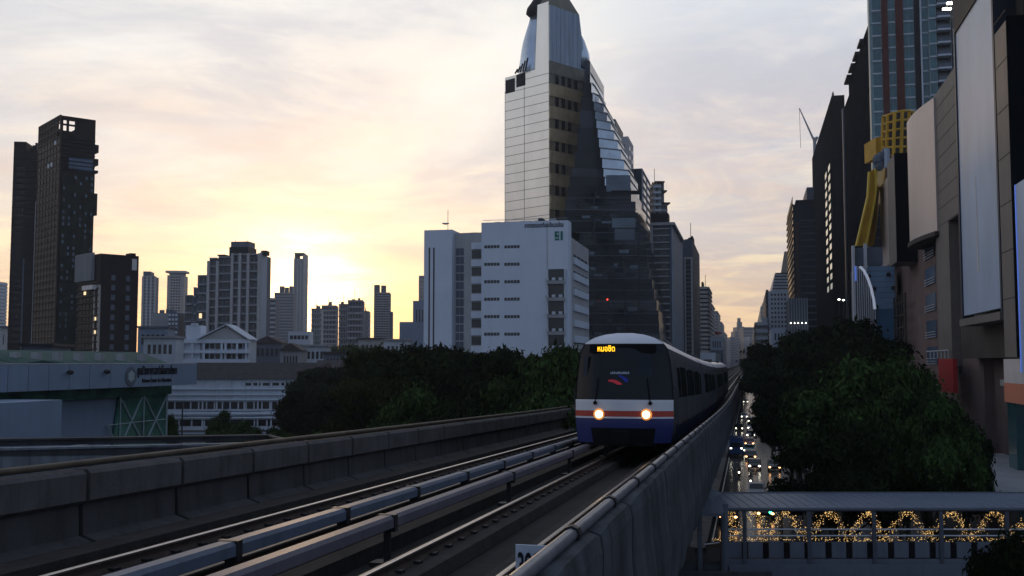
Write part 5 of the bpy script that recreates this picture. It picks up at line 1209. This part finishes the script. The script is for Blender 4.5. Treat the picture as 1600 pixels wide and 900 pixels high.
# ================================================================== FOOTBRIDGE
fb=empty('footbridge',at(1128,566,50)[:2]+(0,),0,'roofed pedestrian bridge crossing the road with a ribbed blue grey roof','footbridge'); FO=fb.location.copy()
def fp(mb,nm,m,**k):
    mb.v=[(x-FO.x,y-FO.y,z) for x,y,z in mb.v]; return mb.build(nm,m,fb,**k)
fx=lambda px,Y=50: (px-CX)/F*Y
zr0=at(1300,795,50).z; zr1=at(1300,771,55).z; X0=fx(1128); X1=fx(1680)
mb=MB(); rings=[]
xs=[]; x=X0
while x<X1: xs+= [(x,0),(x+.36,0),(x+.38,.018),(x+.42,.018),(x+.44,0)]; x+=.46
for x,dz2 in xs: rings.append([(x,50,zr0-.12),(x,50,zr0+dz2),(x,51.5,zr0+(zr1-zr0)*.3+.03+dz2),(x,53.5,zr0+(zr1-zr0)*.7+.03+dz2),(x,55,zr1+dz2),(x,55,zr1-.12)])
mb.loft(rings); fp(mb,'roof','bridge_roof'); fp(MB().tube([(X0,49.9,zr0-.02),(X1,49.9,zr0-.02)],.09,8),'gutter','bridge_steel'); fp(MB().tube([(X0,55.1,zr1-.02),(X1,55.1,zr1-.02)],.09,8),'gutter','bridge_steel')
zd=at(1300,874,50).z; camb=lambda x: .35*math.sin(math.pi*min(1,max(0,(x-X0)/(fx(1600)-X0))))*-.6
fp(MB().box(X0,X1,50.1,55,zd-.45,zd-.02),'deck','girder'); fp(MB().box(X0,X1,49.8,50.08,zd-.6,zd+.05),'edge_beam','bridge_panel'); fp(MB().box(X0-.4,X1,50.5,54.6,zd-1.5,zd-.62),'girder','concrete_dark'); fp(MB().box(X0,X1,49.4,49.75,at(1300,900,50).z-.35,at(1300,880,50).z),'lower_fascia','bridge_panel')
zp=at(1300,846,50).z; k=0; px=1131
while px<1640:
    fp(MB().box(fx(px),fx(px+22),49.86,49.95,zd+.10,zp),'parapet_panel','bridge_panel'); 
    fp(MB().box(fx(px+22.6),fx(px+31.2),49.9,49.96,zd+.05,zp-.05),'panel_post','black')
    px+=32
for Yr in (50.0,):
    for py in (837,827): fp(MB().tube([(X0,Yr,at(1300,py,50).z),(X1,Yr,at(1300,py,50).z)],.035,6),'handrail','fin_white')
for px in (1157,1256,1356,1459,1560):
    fp(MB().box(fx(px)-.09,fx(px)+.09,49.75,49.85,zd-1.3,zr0-.1),'roof_post','bridge_steel'); fp(MB().box(fx(px)-.09,fx(px)+.09,54.9,55.05,zd-.4,zr1-.1),'roof_post','bridge_steel')
fp(MB().box(fx(1122),fx(1129.5),49.4,50.0,zd-1.2,zr0+.3),'end_pillar','bridge_panel')
fp(MB().tube([(fx(1330),52.5,0),(fx(1330),52.5,zd-1.5)],.6,14),'pier','girder'); fp(MB().tube([(fx(1640),52.5,0),(fx(1640),52.5,zd-1.5)],.6,14),'pier','girder')
fp(MB().ball((fx(1202),50.4,zr0-.22),.07),'green_lamp','lamp_green')
# stair landing on the left, tucked beside the viaduct
ld=empty('stair_landing',at(1060,566,48)[:2]+(0,),0,'dark stair landing with a hipped roof beside the left end of the footbridge','stairway'); LO=ld.location.copy()
def lp_(mb,nm,m): mb.v=[(x-LO.x,y-LO.y,z) for x,y,z in mb.v]; return mb.build(nm,m,ld)
lx=lambda px,Y=48:(px-CX)/F*Y
mb=MB(); a,b1,c1,d1,e1=at(1078,800,47),at(1130,802,47),at(1128,770,53),at(1096,757,53),at(1108,742,55)
mb.v=[tuple(p) for p in (a,b1,c1,d1)]+[tuple(p-Vector((0,0,.15))) for p in (a,b1,c1,d1)]; mb.f=[(0,1,2,3),(7,6,5,4),(0,4,5,1),(1,5,6,2),(2,6,7,3),(3,7,4,0)]; lp_(mb,'roof','slate_wall')
zl=at(1090,877,48).z; zlp=at(1090,854,48).z
lp_(MB().box(lx(1046),lx(1121),47.9,51.5,zl-.5,zl),'deck','girder')
for p0,p1 in ((1056,1080),(1098,1119)): lp_(MB().box(lx(p0),lx(p1),47.8,47.88,zl+.02,zlp),'parapet_panel','mall_taupe')
for p in (1088,1124): lp_(MB().tube([(lx(p),47.8,zl-1.5),(lx(p),47.8,at(p,798,48).z)],.11,8),'post','bridge_steel')
lp_(MB().tube([(lx(1096),47.9,at(1096,850,48).z),(lx(1119),47.9,at(1119,847,48).z)],.03,6),'handrail','fin_white')
lp_(MB().box(lx(1040),lx(1190),46.8,47.1,at(1100,897,48).z-.6,at(1100,886,48).z),'lower_beam','concrete_dark')
for px,py,Y in ((1092,775,44),(1110,705,66),(1104,730,58)):
    P_=at(px,py,Y); o=empty('banner',P_,0,{1092:'torn pale banner hanging by the stair roof',1110:'highest small pale banner below the near parapet',1104:'middle small pale banner below the near parapet'}[px],'banner','banners under the viaduct')
    MB().prism([(-.09,0,.35),(.14,0,.45),(.05,0,-.3),(-.02,0,-.4)],(0,0,0),(0,.03,0)).build('cloth','fin_white',o); MB().tube([(-.3,.05,.4),(.2,.05,.42)],.015,5).build('rod','dark_metal',o)
# fairy light curtains on the far side of the bridge
tops=[1180,1227,1295,1357,1418,1487,1552,1612]; bots=[1142,1196,1262,1328,1382,1450,1518,1580]
r=random.Random(11)
names=['first','second','third','fourth','fifth','sixth','seventh','eighth']
tet=lambda p,s_:[(p[0],p[1],p[2]+s_),(p[0]-s_,p[1]-s_*.6,p[2]-s_*.6),(p[0]+s_,p[1]-s_*.6,p[2]-s_*.6),(p[0],p[1]+s_,p[2]-s_*.6)]
for k in range(8):
    bx=bots[k]; tl=tops[k-1] if k else 1142; tr=tops[k]
    mb=MB(); ww=MB()
    def bulb_(px,py,Y):
        p=at(px,py,Y); n=len(mb.v); s_=r.choice((.014,.018,.024)); mb.v+=tet(p,s_); mb.f+=[(n,n+1,n+2),(n,n+2,n+3),(n,n+3,n+1),(n+1,n+3,n+2)]
    for i in range(210):
        t=r.random(); side=r.random()<.5; ex=tl if side else tr; 
        px=bx+(ex-bx)*t+r.gauss(0,3.2+4.5*(1-t)**2); py=842-48*t+r.gauss(0,3)
        if py<797: py=797+r.uniform(0,8)
        bulb_(px,min(py,846),54.5+r.uniform(-.25,.25))
    for i in range(34): bulb_(r.uniform(bx-34,bx+34),r.gauss(843,1.6),54.2)
    o=empty('fairy_light_curtain',at(bx,846,54.5),0,'%s V shaped swag of warm fairy lights from the left under the footbridge roof'%names[k],'string lights','fairy light swags under the footbridge')
    L_=Matrix.Translation(-o.location)
    mb.v=[tuple(Vector(v)-o.location) for v in mb.v]; mb.build('bulbs','fairy',o,fix=False)['kind']='stuff'
    for ex in (tl,tr): ww.tube([at(bx,843,54.52)-o.location,at(ex,796,54.52)-o.location],.008,4)
    ww.build('cable','black',o,fix=False)
# ================================================================== VEHICLES
def wheel_me(r_,wd_):
    return MB().loft([[(x,r_*math.cos(t*math.pi/8),r_*math.sin(t*math.pi/8)) for t in range(16)] for x in (-wd_/2,wd_/2)]).mesh('wheel','tyre')
WM=wheel_me(.33,.22)
def car_things(paint,lamp,label,loc,kind='car',group='cars driving towards the camera'):
    o=empty({'car':'car','pickup':'pickup_truck','van':'van','truck':'lorry'}[kind],loc,-TH,label,{'car':'car','pickup':'pickup','van':'van','truck':'lorry'}[kind],group)
    # front faces -Y
    L=4.4; W2=.88
    if kind=='car': side=[(-2.2,.35),(-2.2,.72),(-2.0,.82),(-1.1,.95),(-.45,1.42),(.75,1.46),(1.45,1.05),(2.15,.98),(2.2,.4)]
    elif kind=='pickup': side=[(-2.4,.45),(-2.4,.95),(-2.2,1.05),(-1.3,1.12),(-.75,1.72),(.45,1.75),(.6,1.1),(2.4,1.1),(2.4,.5)]
    elif kind=='van': side=[(-2.3,.4),(-2.3,.9),(-1.9,1.15),(-1.2,1.85),(-.9,1.95),(2.2,1.95),(2.3,1.7),(2.3,.45)]
    else: side=[(-3.2,.6),(-3.2,1.6),(-2.9,2.4),(-1.5,2.5),(-1.4,3.0),(3.6,3.0),(3.6,.8)]
    s_=1.25 if kind=='truck' else 1
    mb=MB(); mb.loft([[(x*s_*k2,y,z if z<.9 else z) for y,z in side] for x,k2 in ((-W2,.94),(-W2,1),(W2,1),(W2,.94))] if False else [[(-W2*s_,y,z) for y,z in side],[(W2*s_,y,z) for y,z in side]])
    mb.build('body',paint,o,bevel=.10)
    i=3 if kind!='truck' else 1
    (y0,z0),(y1,z1)=side[i if kind!='van' else 2],side[i+1 if kind!='van' else 3]
    wd=W2*s_*.86; n=Vector((0,-(z1-z0),(y1-y0))).normalized()*.02; n=Vector((0,-abs(n.y),abs(n.z)))
    q=[(-wd,y0+(y1-y0)*.08,z0+(z1-z0)*.08),(wd,y0+(y1-y0)*.08,z0+(z1-z0)*.08),(wd*.88,y0+(y1-y0)*.93,z0+(z1-z0)*.93),(-wd*.88,y0+(y1-y0)*.93,z0+(z1-z0)*.93)]
    MB().prism([Vector(p)+n for p in q],(0,0,0),-n*1.2).build('windscreen','window',o)
    for sx in (-1,1):
        zt=max(z for _,z in side); yy=(-.8,.9) if kind=='car' else (-.8,.3)
        MB().prism([(sx*(W2*s_+.004),yy[0],zt*.66),(sx*(W2*s_+.004),yy[1],zt*.66),(sx*(W2*s_+.004),yy[1]-.25,zt*.93),(sx*(W2*s_+.004),yy[0]+.35,zt*.93)],(0,0,0),(-sx*.02,0,0)).build('side_window','window',o)
        yl=-side[0][0]; zl_=side[1][1]-.1
        MB().ball((sx*W2*s_*.74,-yl-.03,zl_),.15,.06,.10,8,6).build('headlight',lamp,o,smooth=True)
        MB().box(sx*W2*s_*.95-.06,sx*W2*s_*.95+.14*sx,-.95,-.8,zt*.62,zt*.72).build('mirror',paint,o)
        for wy in (-1.4,1.4): inst('wheel',WM,o,(sx*(W2*s_-.1),wy*(1.4 if kind=='truck' else 1),.33))
    MB().box(-W2*.6,W2*.6,side[0][0]-.02,side[0][0]+.02,.45,.62).build('grille','black',o)
    return o
def rd(px,py): # ground spot seen at pixel
    a=at(px,py,100); d=a-Vector((0,0,EYE)); t=-EYE/d.z; return Vector((d.x*t,d.y*t,.025))
VC=[('car_black','car_lamp','black car in the middle lane behind the oncoming motorcycle',(1179,733),'car'),('car_grey','car_lamp_warm','grey car with warm headlights at the right kerb',(1210,735),'car'),('car_blue','car_lamp','blue lorry with bright headlights in the left lane',(1151,713),'truck'),('car_black','car_lamp','black car in the left lane farther than the lorry',(1155,673),'car'),('car_white','car_lamp','white car passing the yellow marking far down the road',(1163,654),'car'),
('car_white','car_lamp','white parked car, farthest of the kerb line',(1174,661),'car'),('car_white','car_lamp','white car, second farthest of the kerb line',(1174,672),'car'),('car_grey','car_lamp','grey car in the kerb line behind the two white ones',(1173,684),'car'),('car_red','car_lamp_warm','red car with an orange headlight in the kerb line',(1171,697),'car'),('car_teal','car_lamp','teal car with a bright headlight in the kerb line',(1170,708),'car'),('car_black','car_lamp_warm','black car with warm lights nearest in the kerb line',(1173,718),'car'),
('car_white','car_lamp','white roofed black pickup just beyond the footbridge roof',(1182,779),'pickup'),('car_black','car_lamp_warm','dark van seen under the left end of the footbridge roof',(1139,816),'van'),('car_black','car_lamp_warm','dark car seen under the footbridge roof beside the green lamp',(1196,808),'car'),
('car_grey','car_lamp','tiny grey car near the end of the visible road',(1165,630),'car'),('car_white','car_lamp','tiny white car near the end of the visible road',(1164,611),'car'),('car_white','car_lamp','tiny white van, last vehicle before the trees close in',(1166,596),'van')]
for p_,l_,lb,(px,py),kd in VC: car_things(p_,l_,lb,rd(px,py),kd)
def person_me(seed):
    sk=bpy.data.meshes.new('person'); J=[(0,0,.95),(0,-.05,1.25),(0,-.08,1.45),(0,-.1,1.55),(.2,-.08,1.40),(.26,-.30,1.18),(.28,-.55,1.10),(-.2,-.08,1.40),(-.26,-.30,1.18),(-.28,-.55,1.10),(.12,.0,.92),(.20,-.42,.82),(.20,-.25,.40),(.20,-.38,.34),(-.12,.0,.92),(-.20,-.42,.82),(-.20,-.25,.40),(-.20,-.38,.34),(0,-.12,1.68)]
    E=[(0,1),(1,2),(2,3),(3,18),(2,4),(4,5),(5,6),(2,7),(7,8),(8,9),(0,10),(10,11),(11,12),(12,13),(0,14),(14,15),(15,16),(16,17)]
    rad=[.15,.15,.14,.06,.075,.055,.04,.075,.055,.04,.11,.085,.06,.05,.11,.085,.06,.05,.10]
    sk.from_pydata(J,E,[]); o=bpy.data.objects.new('person',sk); C.objects.link(o)
    m=o.modifiers.new('s','SKIN'); 
    for i,v in enumerate(sk.skin_vertices[0].data): v.radius=(rad[i],rad[i]); v.use_root=(i==0)
    o.modifiers.new('u','SUBSURF').levels=1
    dg=bpy.context.evaluated_depsgraph_get(); me=bpy.data.meshes.new_from_object(o.evaluated_get(dg)); bpy.data.objects.remove(o)
    me.materials.clear(); me.materials.append(M['shirt']); me.materials.append(M['skin'])
    for p in me.polygons:
        c=p.center
        p.use_smooth=True
        if c.z>1.56 or c.y<-.5 and c.z>1: p.material_index=1
    return me
PM=person_me(0)
def moto(label,plabel,loc,lamp='car_lamp'):
    o=empty('motorcycle',loc,-TH,label,'motorcycle','motorcycles on the road')
    MB().ball((0,-.05,.72),.16,.55,.16).build('fuel_tank','car_red',o,smooth=True); MB().box(-.12,.12,-.1,.7,.78,.88).build('seat','black',o,bevel=.04)
    MB().box(-.15,.15,-.25,.35,.3,.62).build('engine','dark_metal',o,bevel=.05)
    MB().tube([(0,-.68,.32),(0,-.45,.95)],.04,6).build('fork','dark_metal',o); MB().tube([(-.34,-.42,1.05),(0,-.48,.98),(.34,-.42,1.05)],.02,6).build('handlebar','dark_metal',o)
    MB().ball((0,-.62,.85),.10,.08,.10).build('headlight',lamp,o,smooth=True)
    for wy in (-.7,.68): inst('wheel',WM,o,(0,wy,.33),scale=(.5,1,1))
    p=empty('person',loc,-TH,plabel,'person','riders on motorcycles'); inst('body',PM,p,(0,.15,0)); MB().ball((0,.02,1.70),.135,.15,.14,10,8).build('helmet','helmet',p,smooth=True)
moto('motorcycle with its lamp lit alone in the left lane','helmeted rider in dark clothes on the motorcycle in the left lane',rd(1155,748))
moto('motorcycle just ahead of the pickup in the middle lane','helmeted rider in dark clothes on the motorcycle by the pickup',rd(1173,762))
# street lamps far
for px,py,lb in ((1311,468,'lit street lamp above the dark tree, left one of the pair'),(1318,469,'lit street lamp above the dark tree, right one of the pair'),(1158,563,'small lit signal lamp at the far end of the tracks')):
    Y=200 if px>1200 else 330; P=at(px,py,Y); o=empty('street_lamp',(P.x,P.y,0),0,lb,'street lamp'); MB().tube([(0,0,0),(0,0,P.z-.1)],.09,6,r2=.06).build('pole','dark_metal',o); MB().ball((0,0,P.z),.22,.2,.12,8,6).build('lamp_head','lamp_lit',o)
# power lines by the science centre
pw=empty('utility_pole',(0,0,0),0,'thin utility pole carrying cables before the long white block','pole'); P=at(285,640,105); pw.location=(P.x,P.y,0)
MB().tube([(0,0,0),(0,0,at(285,628,105).z)],.10,8,r2=.07).build('pole','girder',pw)
for dz2 in (0,.5,.9):
    z=at(285,652,105).z-dz2+.6; MB().tube([(0,0,z),(6,3,z-.15),(14,6,z-.1)],.03,4).build('cable','black',pw)

# haze box
hz_=MB().box(-1500,1500,-120,2100,-2.5,165).build('haze',None); hz_['kind']='stuff'; hz_.display_type='WIRE'
hm=bpy.data.materials.new('haze'); hm.use_nodes=True; t=hm.node_tree; t.nodes.clear(); pv=t.nodes.new('ShaderNodeVolumePrincipled'); ou=t.nodes.new('ShaderNodeOutputMaterial')
pv.inputs['Color'].default_value=(.80,.84,.92,1); pv.inputs['Density'].default_value=.00015; pv.inputs['Anisotropy'].default_value=.35; t.links.new(pv.outputs[0],ou.inputs['Volume']); hz_.data.materials.clear(); hz_.data.materials.append(hm)
